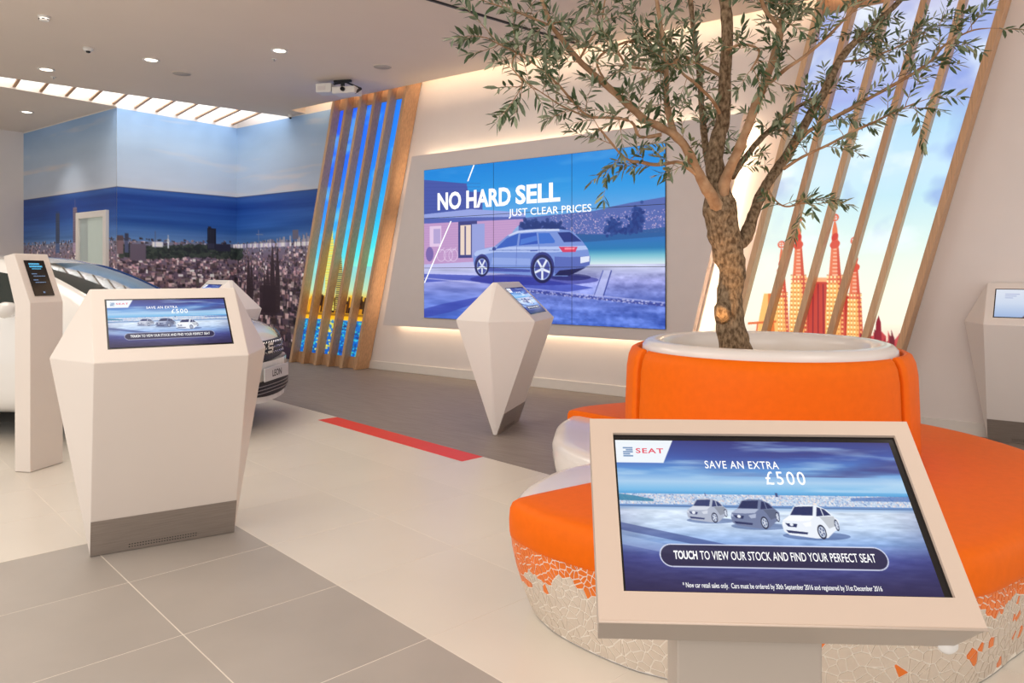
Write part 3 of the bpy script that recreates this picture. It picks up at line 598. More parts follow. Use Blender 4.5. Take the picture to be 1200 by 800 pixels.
def kiosk_picture(w, h):
    cv = Canvas(w, h)
    cv.vgrad([(0,(56,62,130)), (.12,(64,92,172)), (.22,(96,152,216)), (.30,(170,206,238)), (.36,(120,186,232)), (.385,(84,160,216))])
    a = fbm(h, w, 3, 16, 41, 5); cv.blend(np.clip((a-.48)*3,0,.6)*(np.arange(h)[:,None] < .36*h), (184,216,242)); a = fbm(h, w, 2, 9, 43, 5)
    xx = np.linspace(0,1,w)[None]; cv.blend(np.clip((a-.45)*3,0,.7)*(np.arange(h)[:,None] < .26*h)*np.clip(xx*1.4-.2,0,1), (58,48,110))
    cv.vgrad([(.385,(190,208,232)), (.46,(196,214,236))])
    for k in range(1400): u, v = rng.random(), rng.uniform(.385,.455); cv.rect(u, v, u+rng.uniform(.002,.006), v+.008, rng.choice([(236,240,250),(214,196,206),(150,176,214),(120,150,200),(255,236,220)]), .8)
    cv.poly([(0,.39),(.05,.40),(.12,.425),(.12,.44),(0,.435)], (40,120,160), .8); cv.poly([(.8,.40),(.9,.39),(1,.385),(1,.42),(.8,.42)], (70,110,180), .7)
    cv.rect(.545,.372,.553,.40,(60,80,130)); cv.rect(.30,.378,.303,.40,(90,110,160))
    cv.vgrad([(.46,(96,136,196)), (.475,(150,184,224)), (.50,(216,230,248)), (.60,(196,216,242)), (.70,(140,174,226)), (.80,(74,84,160)), (1,(44,36,76))])
    cv.rect(0,.468,1,.476,(66,96,150),.7)
    n = fbm(h, w, 20, 60, 47, 4)[..., None]; g = cv.region(.5, 1); cv.a[g] += (n[g]-.5)*np.linspace(.3,.08,cv.a[g].shape[0])[:,None,None]
    X, Y = np.meshgrid(np.linspace(0,1,w), np.linspace(0,1,h)); vg = np.clip((np.hypot((X-.5)/.68,(Y-.48)/.72)-.6)*1.4,0,.75)*(Y > .48); cv.blend(vg, (36,32,78))
    cv.poly([(0,.58),(.42,.74),(.42,.78),(0,.63)], (40,54,120), .55); cv.poly([(0,.66),(.3,.78),(.28,.82),(0,.72)], (190,212,244), .35)
    three_quarter_car(cv, .230,.415,.370,.575, (176,184,204), (50,62,110), (212,218,232))
    three_quarter_car(cv, .378,.415,.545,.610, (112,124,160), (36,46,92), (176,186,212))
    three_quarter_car(cv, .545,.447,.738,.668, (236,242,252), (34,46,96), (250,252,255))
    cv.poly([(0,0),(.213,0),(.170,.169),(0,.169)], (240,246,252))
    pill = []
    for k in range(17): t = math.pi/2+math.pi*k/16; pill.append((.161+.038*math.cos(t), .784-.0675*math.sin(t)))
    for k in range(17): t = -math.pi/2+math.pi*k/16; pill.append((.823+.038*math.cos(t), .784-.0675*math.sin(t)))
    cv.poly(pill, (36,30,62), .85)
    for i in range(len(pill)): cv.line(pill[i-1], pill[i], .0035, (225,230,250))
    cv.a = np.clip(cv.a, 0, 1); return cv
PIC_BIG = kiosk_picture(520, 292); PIC_SMALL = kiosk_picture(208, 117)
PIC_PALE = Canvas(120, 68, (216,226,240)); PIC_PALE.vgrad([(0,(222,228,240)),(.5,(206,218,238)),(1,(160,184,222))])
for k in range(3): PIC_PALE.rect(.12, .16+.07*k, .30-.04*k, .185+.07*k, (130,140,190), .6)
PIC_PALE.poly([(.34,1),(.5,.55),(.7,.6),(.7,1)], (96,70,80), .7)
def kiosk_screen(parent, mtx, w, h, cv, border, small=False, textual=True):
    """black glass, lit picture and the words; frame origin at the lower-left corner of the picture"""
    bl, br, bb, btp = border
    sc = MB().box((-bl,-bb,-.012), (w+br,h+btp,-.0015)).build('screen', M['black'], parent, mtx=mtx)
    pic = grid_obj('picture', cv, lambda U, V: (U*w, (1-V)*h, np.full_like(U, .0)), SCREEN, sc)
    if not textual: return sc
    def L(s, u0, v0, u1, v1, m, bold=0, sp=1.0): return text(sc, 'lettering', s, (u1-u0)*w, (v1-v0)*h, Matrix.Translation((u0*w, (1-v1)*h, .0010)), m, bold, 0, sp)
    L('SEAT', .073,.062,.174,.100, TXTR, .02, 1.15)
    bars = MB()
    for k, (xa, xb) in enumerate(((0,1),(.0,.7),(.0,1),(.3,1),(0,1))):
        bars.box(((.026+.036*xa)*w,(1-.125+.015*k)*h,.0006), ((.026+.036*xb)*w,(1-.125+.015*k+.010)*h,.0012))
    bars.build('emblem', TXTG, sc)
    L('SAVE AN EXTRA', .317,.150,.580,.206, TXT, .006, 1.1); L('£500', .523,.222,.662,.316, TXT, .004, 1.2)
    L('TOUCH', .167,.757,.244,.810, TXT, .03); L('TO VIEW OUR STOCK AND FIND YOUR PERFECT SEAT', .253,.757,.822,.810, TXT, .006)
    if not small: L('* New car retail sales only.  Cars must be ordered by 30th September 2016 and registered by 31st December 2016', .184,.945,.813,.985, TXT, .004)
    return sc

# ---- double-sided faceted kiosks
def faceted_kiosk(label, loc, rz, screens, back=True, steel=True, pic=None, m='kiosk'):
    t = thing('faceted_kiosk', label, 'kiosk', loc, rz, 'faceted touch screen kiosks')
    a, e, yb, ym, yt, zm, zr = .34, .51, .014, .36, .02, .99, 1.32
    ybk = ym if back else .10
    v = [(-a,-yb,.004),(a,-yb,.004),(a,yb,.004),(-a,yb,.004), (-a,-ym,zm),(a,-ym,zm),(e,0,zm),(a,ybk,zm),(-a,ybk,zm),(-e,0,zm), (-a,-yt,zr),(a,-yt,zr),(a,yt if back else ybk,zr),(-a,yt if back else ybk,zr)]
    f = [(0,1,5,4),(2,3,8,7),(1,6,5),(1,2,6),(2,7,6),(0,4,9),(0,9,3),(3,9,8),(5,6,11),(6,12,11),(6,7,12),(4,10,9),(9,10,13),(9,13,8),(4,5,11,10),(7,8,13,12),(10,11,12,13),(0,3,2,1)]
    mesh('body', v, f, M[m], t).modifiers.new('bevel','BEVEL').width = .003
    # steel plinth following the lower part of the main faces
    for s in ((-1, 1) if back else (-1,)):
        z0, z1 = .003, .19; k = (ym-yb)/zm
        y = lambda z: s*(yb+k*z+.004)
        pl = mesh('steel_plinth', [(-a,y(z0),z0),(a,y(z0),z0),(a,y(z1),z1),(-a,y(z1),z1),(-a,s*yb*.6,z0),(a,s*yb*.6,z0),(a,s*yb,z1),(-a,s*yb,z1)],
             [(0,1,2,3),(4,7,6,5),(0,4,5,1),(3,2,6,7),(0,3,7,4),(1,5,6,2)], M['steel'], t)
        g = MB()
        for i in range(26):
            for r in range(2):
                z = .02+.014*r; xx = -.16*s*-1-.0+i*.0125*1; xx = -.17+i*.0125
                yy = s*(yb+k*z+.0045); g.box((xx,min(yy,yy+s*.001),z), (xx+.006,max(yy,yy+s*.001),z+.008))
        g.build('vent_holes', M['blackm'], pl)
    L = math.hypot(ym-yt, zr-zm)
    for s in screens:
        ux = Vector((1,0,0)) if s < 0 else Vector((-1,0,0)); uy = Vector((0, -s*(ym-yt), zr-zm)).normalized()
        w, h = .545, .307; x0 = -w/2 if s < 0 else w/2
        org = Vector((0, s*ym, zm))+Vector((x0,0,0))+uy*(L-h)*.52; n = ux.cross(uy)
        kiosk_screen(t, frame(org+n*.002, ux, uy), w, h, PIC_PALE if pic else PIC_SMALL, (.008,.008,.008,.010), small=True, textual=not pic)
    return t
k1c = W(-1.78,3.86)+0*W(0,0)
faceted_kiosk('tall white faceted kiosk in the left foreground with a lit touch screen', W(-1.80,3.895), R(69), (-1,), m='kioskw')
faceted_kiosk('white faceted kiosk seen edge-on before the video wall, standing on a point', W(-.05,6.80), R(110.5), (-1,1))
faceted_kiosk('white faceted kiosk half hidden behind the white car bonnet', W(-3.40,8.75), R(-12.8), (-1,))
faceted_kiosk('white wall-side kiosk with pale screen at the right edge of the room', (-.29,7.44,0), 0, (-1,), back=False, pic='pale')

# ---- slim pillar kiosk at the far left
sk = thing('pillar_kiosk', 'slim white pillar kiosk with small black portrait screen beside the white car', 'kiosk', W(-3.35,5.41), R(115))
prof = [(0,.003),(0,1.19),(.135,1.54),(.225,1.52),(.13,1.17),(.13,.003)]; hw = .145
n = len(prof); mesh('body', [(-hw,y,z) for y,z in prof]+[(hw,y,z) for y,z in prof], [tuple(range(n)), tuple(range(n,2*n))[::-1]]+[(i,i+n,(i+1)%n+n,(i+1)%n) for i in range(n)], M['kioskw'], sk).modifiers.new('bevel','BEVEL').width = .003
uy = Vector((0,.135,.35)).normalized(); fm = frame(Vector((-.088,0,1.19))+uy*.05+Vector((0,-.0045,.0018)), (1,0,0), uy)
sc = MB().box((0,0,-.004), (.172,.272,.001)).build('screen', M['black'], sk, mtx=fm)
for k, (x0, x1, y, h, m) in enumerate(((.03,.12,.238,.012,TXTB),(.03,.14,.218,.013,TXTB),(.045,.125,.203,.006,TXTB),(.03,.075,.165,.006,TXTG),(.04,.14,.148,.005,TXTG),(.03,.07,.118,.006,TXTG),(.04,.13,.100,.005,TXTG),(.08,.095,.02,.012,TXTG))):
    b = MB(); x = x0
    while x < x1: b.box((x,y,.0012), (min(x+.009,x1),y+h,.0018)); x += .0115
    b.build('lettering', m, sc)

# ================================================================= FOREGROUND TOUCH SCREEN
fk = thing('touch_screen_lectern', 'large tilted touch screen in a beige frame on a post, closest to the camera', 'kiosk', W(.42,1.40), YAW-R(2.8))
# panel frame in local coordinates: x right, y back; panel bottom-centre at y=-.175
bl = Vector((.042,-.178,.828)); uy = Vector((.012,.275,.28)).normalized(); ux = Vector((1,0,0)); PWd, PLn, TH = .622, .392, .092
fr = frame(bl, ux, uy)
sx0, sx1, sy0, sy1 = -.2625-.0, .2645, .053, .347
pw = PWd/2; ins = .02
fmesh = MB()
o_ = [(-pw,0),(pw,0),(pw,PLn),(-pw,PLn)]; i_ = [(sx0-.004,sy0-.003),(sx1+.014,sy0-.003),(sx1+.014,sy1+.013),(sx0-.004,sy1+.013)]
bk = [(-pw+.003,.004),(pw-ins,.004),(pw-ins,PLn-ins),(-pw+.003,PLn-ins)]
fmesh.add([(x,y,0) for x,y in o_]+[(x,y,0) for x,y in i_]+[(x,y,-.012) for x,y in i_],
          [(0,1,5,4),(1,2,6,5),(2,3,7,6),(3,0,4,7),(4,5,9,8),(5,6,10,9),(6,7,11,10),(7,4,8,11)])
fb = fmesh.build('screen_frame', M['bezel'], fk, mtx=fr)
e_ = [(x,y) for x,y in o_]
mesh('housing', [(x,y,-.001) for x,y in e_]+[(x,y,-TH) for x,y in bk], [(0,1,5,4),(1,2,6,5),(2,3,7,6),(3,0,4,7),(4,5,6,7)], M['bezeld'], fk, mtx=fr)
MB().tube([(-pw,0,-.001),(pw,0,-.001)], [.0025]*2, 8).build('edge_trim', M['bezel'], fk, smooth=True, mtx=fr)
kiosk_screen(fk, fr @ Matrix.Translation((sx0, sy0, -.006)), sx1-sx0, sy1-sy0, PIC_BIG, (.004,.014,.003,.013))  # black glass border, widened right and top to paint in the frame's shadow
MB().lathe([(.0,-.012),(.012,-.010),(.017,-.003),(.018,.006),(.0,.008)], 20).build('corner_button', M['white'], fk, True, mtx=fr @ Matrix.Translation((.283,.010,-TH-.002)))
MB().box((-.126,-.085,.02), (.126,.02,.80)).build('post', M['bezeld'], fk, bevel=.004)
MB().box((-.118,-.0851+.11,.02), (.118,.04,.86)).build('post_back', M['kiosk'], fk)
MB().box((-.2,-.15,.003), (.2,.2,.02)).build('base_plate', M['steel'], fk, bevel=.003)

# ================================================================= BENCH WITH PLANTER
BC = W(1.33, 3.96)
bench = thing('planter_bench', 'round orange-cushioned mosaic bench built around the olive tree planter', 'bench', BC)
TAB = [(190,.92),(196,1.17),(206,1.44),(214,1.62),(222,1.65),(232,1.64),(250,1.61),(278,1.50),(290,1.39),(303,1.33),(315,1.30),(335,1.31),(358,1.35),(390,1.35),(420,1.42),(450,1.5),(486,1.5),(510,1.24),(526,1.12),(540,1.0),(550,.92)]
ta = np.array([a for a, _ in TAB], float); tr_ = np.array([r for _, r in TAB])
def Rz(az):     # camera-frame azimuth in degrees
    az = (az-190) % 360+190; return float(np.interp(az, ta, tr_))
NA = 288; raw = np.array([Rz(190+360*i/NA) for i in range(NA)])
for _ in range(3): raw = (np.roll(raw,1)+2*raw+np.roll(raw,-1))/4
def RR(az): x = ((az-190) % 360)/360*NA; i = int(x) % NA; f = x-int(x); return raw[i]*(1-f)+raw[(i+1) % NA]*f
def pol(az, r, z): a = R(az)+YAW; return Vector((r*math.cos(a), r*math.sin(a), z))
PROF = [(0,-.135),(.04,-.11),(.12,-.07),(.20,-.038),(.28,-.014),(.34,-.004),(.39,0),(.425,-.012),(.445,-.045),(.452,-.10)]
def kf(az): return float(np.interp((az-190) % 360+190, [190,214,236,300,330,500,550], [1,.85,.30,.45,1,1,1]))
def rofz(z): return float(np.interp(z, [p[0] for p in PROF], [p[1] for p in PROF]))
vs, fs = [], []; rings = PROF+[(.452,None)]
for i in range(NA):
    az = 190+360*i/NA; rr = raw[i]
    for z, d in rings: vs.append(pol(az, rr+(d*kf(az) if z < .4 else d) if d is not None else .62, z+.002))
m_ = len(rings)
for i in range(NA):
    j = (i+1) % NA
    for k in range(m_-1): fs.append((i*m_+k, j*m_+k, j*m_+k+1, i*m_+k+1))
mesh('shell', vs, fs, M['shell'], bench, True)
# grout coat behind the mosaic
def strip_surface(a0, a1, z0, z1, off, name, m, step=.6, nz=24):
    vs, fs = [], []; na = int((a1-a0)/step)
    for i in range(na+1):
        az = a0+(a1-a0)*i/na
        for k in range(nz+1): z = z0+(z1-z0)*k/nz; vs.append(pol(az, RR(az)+rofz(z)*kf(az)+off, z+.002))
    for i in range(na):
        for k in range(nz): a = i*(nz+1)+k; fs.append((a,a+nz+1,a+nz+2,a+1))
    return mesh(name, vs, fs, m, bench, True)
strip_surface(199, 520, .004, .345, .0018, 'mosaic_grout', M['mgrout'])
# mosaic pieces: cells of a Voronoi diagram in (arc length, height)
A0, A1, ZT_ = 199.0, 345.0, .345
azs = np.linspace(A0, A1, 400); pts_ = [pol(a, RR(a)-.05, 0) for a in azs]; sl_ = np.concatenate([[0], np.cumsum([(pts_[i+1]-pts_[i]).length for i in range(399)])])
TOT = sl_[-1]; hs = np.array([0,.1,.2,.3,.345]); 
def az_of(s): return float(np.interp(s, sl_, azs))
rg = random.Random(12); seeds = []
def fits(x, y, dmin): 
    return all((x-a)**2+(y-b)**2 > dmin*dmin for a, b in seeds[-600:])
for tryn in range(26000):
    x, y = rg.uniform(-.03, TOT+.03), rg.uniform(-.03,.375); top = y > .19
    if fits(x, y, .030 if top else .046): seeds.append((x, y))
seeds_np = np.array(seeds)
tris_parts = []
def clip(poly, px, py, nx, ny):   # keep side where (p-(px,py)).n <= 0
    out = []
    for i in range(len(poly)):
        a, b = poly[i-1], poly[i]; da = (a[0]-px)*nx+(a[1]-py)*ny; db = (b[0]-px)*nx+(b[1]-py)*ny
        if (da <= 0) != (db <= 0): t = da/(da-db); out.append((a[0]+(b[0]-a[0])*t, a[1]+(b[1]-a[1])*t))
        if db <= 0: out.append(b)
    return out
cells = []
for i, (x, y) in enumerate(seeds):
    if not (0 < x < TOT and 0 < y < ZT_): continue
    poly = [(x-.09,y-.09),(x+.09,y-.09),(x+.09,y+.09),(x-.09,y+.09)]
    d2 = ((seeds_np-(x,y))**2).sum(1); 
    for j in np.argsort(d2)[1:16]:
        qx, qy = seeds_np[j]; L = math.sqrt(d2[j]); nx, ny = (qx-x)/L, (qy-y)/L
        poly = clip(poly, (x+qx)/2-nx*.0024, (y+qy)/2-ny*.0024, nx, ny)
        if len(poly) < 3: break
    for px, py, nx, ny in ((0,.006,0,-1),(0,ZT_-.002,0,1),(.002,0,-1,0),(TOT-.002,0,1,0)):
        if len(poly) >= 3: poly = clip(poly, px, py, nx, ny)
    if len(poly) < 3: continue
    az = az_of(x); th = .225+.035*math.sin(x*9)+.02*math.sin(x*31) if az < 245 else .262+.02*math.sin(x*23)
    org = y > th or rg.random() < (.07 if y > .1 else .02)
    if az > 262 and y > .2 and rg.random() < .25: org = org
    cells.append((x, y, poly, org, az))
# nearest and most visible first
cells.sort(key=lambda c: (not (198 < c[4] < 325), not c[3], abs(c[4]-235) if c[4] < 255 else 20+abs(c[4]-300)))
big = MB()
for n, (x, y, poly, org, az) in enumerate(cells):
    q = [(az_of(px), py) for px, py in poly]; nn = len(q)
    v = [pol(a, RR(a)+rofz(z)*kf(a)+.001, z+.002) for a, z in q]+[pol(a, RR(a)+rofz(z)*kf(a)+.0046, z+.002) for a, z in q]
    f = [tuple(range(nn,2*nn))]+[(i,(i+1)%nn,(i+1)%nn+nn,i+nn) for i in range(nn)]
    if n < 300: mesh('mosaic_tile', v, f, M['morange' if org else 'mwhite'], bench)
    elif not org: big.add(v, f)
o = big.build('mosaic_tiles', M['mwhite'], bench); o['kind'] = 'stuff'
bo = MB()
for n, (x, y, poly, org, az) in enumerate(cells):
    if n >= 300 and org:
        q = [(az_of(px), py) for px, py in poly]; nn = len(q)
        bo.add([pol(a, RR(a)+rofz(z)*kf(a)+.001, z+.002) for a, z in q]+[pol(a, RR(a)+rofz(z)*kf(a)+.0046, z+.002) for a, z in q], [tuple(range(nn,2*nn))]+[(i,(i+1)%nn,(i+1)%nn+nn,i+nn) for i in range(nn)])
if bo.v: o = bo.build('mosaic_tiles', M['morange'], bench); o['kind'] = 'stuff'
def sweep(name, a0, a1, sect, m, step=1.5, closed=False, smooth=True):
    vs, fs = [], []; na = max(2, int((a1-a0)/step))
    for i in range(na+(0 if closed else 1)):
        az = a0+(a1-a0)*i/na; s = sect(az, (az-a0), (a1-az))
        for r, z in s: vs.append(pol(az, r, z))
    n = len(s)
    for i in range(na):
        j = (i+1) % na if closed else i+1
        for k in range(n): fs.append((i*n+k, j*n+k, j*n+(k+1)%n, i*n+(k+1)%n))
    if not closed: fs.append(tuple(range(n))); fs.append(tuple(na*n+k for k in range(n))[::-1])
    o = mesh(name, vs, fs, m, bench, smooth)
    if smooth:
        md = o.modifiers.new('b','BEVEL'); md.width = .004; md.segments = 2; md.limit_method = 'ANGLE'; md.angle_limit = R(50)
    return o
def seat(az, d0, d1):
    r = RR(az); return [(.70,.44),(.70,.487),(r-.30,.487),(r-.10,.486),(r-.035,.484),(r-.002,.474),(r+.012,.452),(r+.016,.41),(r+.014,.36),(r+.008,.335),(r-.02,.332),(r-.10,.40)]
sweep('seat_cushion', 214.5, 409, seat, M['orange']); sweep('seat_cushion', 410, 491, seat, M['orange'])
def back(az, d0, d1):
    e = min(1, min(d0, d1)/2.0); s = .012*(1-math.sqrt(max(0, 1-(1-e)**2)))
    return [(.640,.47),(.716-s,.47),(.712-s,.70),(.704-s,.90),(.694-s,.96),(.678-s,.995),(.655,1.008),(.640,1.0)]
sweep('backrest', 193, 309, back, M['orange']); 
def back2(az, d0, d1): return [(r+.012, z+.006) for r, z in back(az, d0, d1)]
sweep('backrest', 310.2, 428, back2, M['orange']); sweep('backrest', 430, 551, back2, M['orange'])
ring = lambda az, a, b: [(.60,.46),(.637,.47),(.637,.98),(.632,1.02),(.612,1.042),(.58,1.052),(.545,1.045),(.522,1.025),(.515,1.0),(.512,.90),(.54,.85)]
sweep('planter_rim', 190, 550, ring, M['shell'], closed=True)
vs = [pol(0,0,.945)]; fs = []
for k in range(1, 9):
    for i in range(48): vs.append(pol(i*7.5, .516*k/8, .945+.012*mnoise.noise(Vector((k,i*.4,0)))*(k < 8)))
for i in range(48): fs.append((0, 1+i, 1+(i+1)%48))
for k in range(7):
    for i in range(48): a = 1+k*48; fs.append((a+i, a+48+i, a+48+(i+1)%48, a+(i+1)%48))
mesh('planting_bed', vs, fs, M['bed'], bench, True)
# warm lamp of the planter, sitting on the bed behind the rim
spot('planter_uplight', BC+Vector((-.12,-.32,1.0)), BC+Vector((.0,.0,3.0)), 15, (1.0,.55,.22), 80, .6, .05)
spot('planter_uplight', BC+Vector((.34,-.05,1.0)), BC+Vector((.0,.1,3.0)), 7, (1.0,.55,.22), 80, .6, .05)

# ================================================================= OLIVE TREE
tree = thing('olive_tree', 'olive tree with twisted brown trunk and silvery leaves growing from the bench planter', 'tree', P(862,412,4.0))
TO = tree.location.copy()
def path(pts, d0, d1):      # pixel width gives radius
    n = len(pts); out = []
    for i, (x, y, w) in enumerate(pts):
        d = d0+(d1-d0)*(i/(n-1)); p = P(x, y, d)-TO; out.append((p.x, p.y, p.z, w/2/F*d))
    return spline(out, 5)
def limb(name, pts, d0, d1, m, n=10, rough=.25):
    s = path(pts, d0, d1); MB().tube([q[:3] for q in s], [max(.0012, q[3]) for q in s], n, True, rough).build(name, m, tree, True); return s
bk, b2 = M['bark'], M['bark2']
limb('trunk', [(864,420,40),(861,404,35),(856,380,33),(855,345,29),(858,318,31),(852,290,36),(846,262,38),(843,240,38),(841,216,25),(837,186,20),(842,160,18),(847,138,16),(850,86,14),(852,29,13),(847,-20,12),(842,-70,9),(850,-120,6),(852,-160,3)], 4.0, 4.0, bk, 20, .16)
# old cut stub low on the trunk
MB().tube([P(848,372,3.98)-TO, P(846,362,3.93)-TO, P(846,357,3.9)-TO], [.05,.045,.022], 12, True, .25).build('cut_stub', bk, tree, True)
LM = []   # leafy limbs
def B(name, pts, d0, d1, m=b2, n=8, leafy=True):
    s = limb(name, pts, d0, d1, m, n)
    if leafy: LM.append(s)
    return s
B('branch', [(848,268,12),(843,250,17),(840,240,17),(829,222,14),(816,198,12),(803,172,11),(790,158,10),(770,147,9),(754,139,9),(733,120,8),(716,105,8),(695,86,7),(678,70,7),(660,48,6),(646,29,5),(635,0,5),(612,-50,3),(600,-95,1.5)], 4.0, 3.5)
B('branch', [(791,160,9),(785,140,8),(781,117,7),(781,92,6),(780,67,6),(776,40,5),(771,9,5),(764,-40,4),(770,-110,2)], 3.85, 4.0)
B('branch', [(824,212,5),(808,198,5),(795,190,4),(770,193,4),(751,190,4),(738,188,3),(727,180,3),(712,162,3),(702,150,2)], 3.9, 3.6)
B('branch', [(774,158,5),(750,160,4),(740,143,4),(715,138,3),(690,136,3),(672,120,3),(655,100,3),(630,78,2),(605,62,2),(585,52,1.5),(570,44,1)], 3.8, 3.2)
B('branch', [(840,222,11),(830,190,9),(826,165,8),(824,144,8),(822,120,7),(820,95,7),(817,65,6),(813,40,6),(809,0,6),(800,-60,3)], 4.05, 4.6, bk)
B('branch', [(848,270,12),(846,250,16),(847,226,15),(852,205,13),(860,188,12),(868,170,12),(876,150,11),(886,122,11),(896,98,10),(905,72,10),(912,50,9),(914,33,9)], 4.0, 3.75)
B('branch', [(914,34,6),(905,22,5),(897,12,5),(891,-4,5),(880,-50,3),(884,-110,2)], 3.75, 3.6)
B('branch', [(914,34,6),(918,16,6),(926,2,5),(940,-40,4),(955,-100,2)], 3.75, 3.9)
B('branch', [(858,290,20),(873,278,17),(882,254,14),(893,226,13),(908,202,12),(924,180,12),(946,140,11),(960,118,10),(972,95,10),(981,76,9),(992,60,9),(1005,47,8),(1022,33,7),(1040,15,7),(1060,-6,6),(1088,-50,4),(1110,-100,2)], 4.0, 4.7, bk)
B('branch', [(930,172,6),(946,155,5),(968,143,5),(990,131,5),(1015,117,4),(1037,105,4),(1055,95,4),(1075,83,3),(1092,70,3),(1107,53,3),(1125,42,2),(1142,35,2),(1160,33,1)], 4.2, 3.6)
B('branch', [(918,198,4),(940,184,3),(972,169,3),(1000,154,3),(1031,140,2.5),(1050,130,2),(1075,120,1.5)], 4.1, 3.7)
B('branch', [(858,207,8),(868,192,8),(879,177,7),(894,160,7),(910,146,6),(928,130,5),(950,117,4),(975,108,2)], 4.0, 4.4, bk)
B('branch', [(896,100,5),(908,92,5),(922,80,5),(937,70,4),(955,56,4),(972,41,4),(990,22,3),(1007,6,3),(1030,-20,2)], 3.8, 3.5)
B('branch', [(900,222,2.5),(910,236,2),(922,242,2),(940,238,1.5),(952,236,1)], 4.05, 3.9)
B('branch', [(846,138,5),(835,118,4),(815,98,4),(800,86,3),(792,72,2)], 4.0, 3.7)
B('branch', [(850,92,4),(832,82,4),(815,74,3),(800,66,3),(780,78,2),(762,60,1.5)], 4.0, 4.4)
B('branch', [(777,84,4),(765,82,3),(750,80,3),(735,77,3),(724,60,2)], 3.9, 3.5)
B('branch', [(679,70,3),(690,50,2.5),(704,30,2.5),(708,5,2),(715,-30,1.5)], 3.7, 3.9)
B('branch', [(717,106,3),(700,70,3),(740,48,2.5),(770,62,2),(735,15,1.5)], 3.7, 4.3)
B('branch', [(848,60,4),(870,52,3),(890,60,3),(880,82,2)], 4.0, 3.6)
B('branch', [(985,72,3),(1010,70,2.5),(1035,62,2.5),(1062,50,2),(1080,40,1)], 4.5, 4.9)
B('branch', [(645,30,3),(625,22,2.5),(600,12,2),(575,4,1.5)], 3.55, 3.3)
B('branch', [(605,62,2),(600,78,1.5),(612,96,1.5),(608,108,1)], 3.35, 3.3)
B('branch', [(690,138,2),(660,125,2),(640,112,1.5),(622,100,1)], 3.6, 3.5)
rt = random.Random(77); leaves = []; twm = MB()
def leaf_at(p, d, ln, up):
    d = d.normalized(); s = d.cross(up); s = s.normalized() if s.length > .05 else Vector((1,0,0)); n = s.cross(d)
    leaves.append((p, d, s, n, ln))
def twig(p, d, ln):
    n = max(4, int(ln/.021)); pts = [p]; q = p.copy(); dd = d.normalized()
    for k in range(n):
        dd = (dd+Vector((rt.gauss(0,.10), rt.gauss(0,.10), rt.gauss(-.02,.10)))).normalized(); q = q+dd*ln/n; pts.append(q.copy())
        if k >= 1:
            s = dd.cross(Vector((rt.gauss(0,1), rt.gauss(0,1), rt.gauss(0,1)))).normalized()
            for sg in (1, -1):
                if rt.random() < .9: leaf_at(q, dd*.75+s*sg*.75+Vector((0,0,-.12)), rt.uniform(.046,.074), Vector((rt.gauss(0,.5),rt.gauss(0,.5),1)))
    leaf_at(q, dd, .055, Vector((0,0,1)))
    twm.tube(pts, [.0022-.0014*i/n for i in range(n+1)], 4, False)
for s in LM:
    n = len(s); L = sum((Vector(s[i+1][:3])-Vector(s[i][:3])).length for i in range(n-1)); cnt = int(L/.060)+3
    for k in range(cnt):
        t = rt.random()**.8; i = min(n-2, int(t*(n-1))); r = s[i][3]; p = Vector(s[i][:3])
        if r > .021 and rt.random() < .82: continue
        if r > .03: continue
        d = (Vector(s[i+1][:3])-p).normalized(); e = Vector((rt.gauss(0,1), rt.gauss(0,1), rt.gauss(.1,1))).normalized()
        twig(p, d*.7+e*.9, rt.uniform(.08,.26))
    twig(Vector(s[-1][:3]), Vector(s[-1][:3])-Vector(s[-3][:3]), .2)
o = twm.build('twigs', b2, tree); o['kind'] = 'stuff'
def leaf_geo(p, d, s, n, ln):
    w = ln*.125; return [p, p+d*ln*.3+s*w+n*w*.3, p+d*ln*.68+s*w*.9+n*w*.3, p+d*ln, p+d*ln*.68-s*w*.9+n*w*.3, p+d*ln*.3-s*w+n*w*.3, p+d*ln*.5]
LF = [(0,1,6),(1,2,6),(2,3,6),(3,4,6),(4,5,6),(5,0,6)]
def depth(p): q = p+TO; return -SY*q.x+CY*q.y
def inframe(p):
    q = p+TO; d = depth(p); a = CY*q.x+SY*q.y; py = 320-F*(q.z-EYE)/d; return py > 2 and 500 < 600+F*a/d < 1195
leaves.sort(key=lambda l: (not inframe(l[0]), depth(l[0])/l[4]))
lm_ = []
for key in ('leaf1','leaf2','leaf3'):
    me = bpy.data.meshes.new('leaf'); me.from_pydata([tuple(v) for v in leaf_geo(Vector(), Vector((1,0,0)), Vector((0,1,0)), Vector((0,0,1)), 1.0)], [], LF); me.materials.append(M[key]); lm_.append(me)
groups = [MB(), MB(), MB()]
for k, (p, d, s, n, ln) in enumerate(leaves):
    c = rt.choice((0,0,1,1,2))
    if k < 300:
        mt = Matrix((d, s, n)).transposed().to_4x4() @ Matrix.Scale(ln, 4); mt.translation = p; link('leaf', lm_[c], None, tree, mt)
    else: groups[c].add(leaf_geo(p, d, s, n, ln), LF)
for c, g in enumerate(groups): o = mesh('foliage', g.v, g.f, M['leaf%d' % (c+1)], tree, fix=False); o['kind'] = 'stuff'
print('leaves', len(leaves))

# ================================================================= CAR
car = thing('hatchback_car', 'white hatchback car parked behind the kiosks at the left, nose towards the video wall', 'car', W(-2.24,6.9), YAW-R(6))
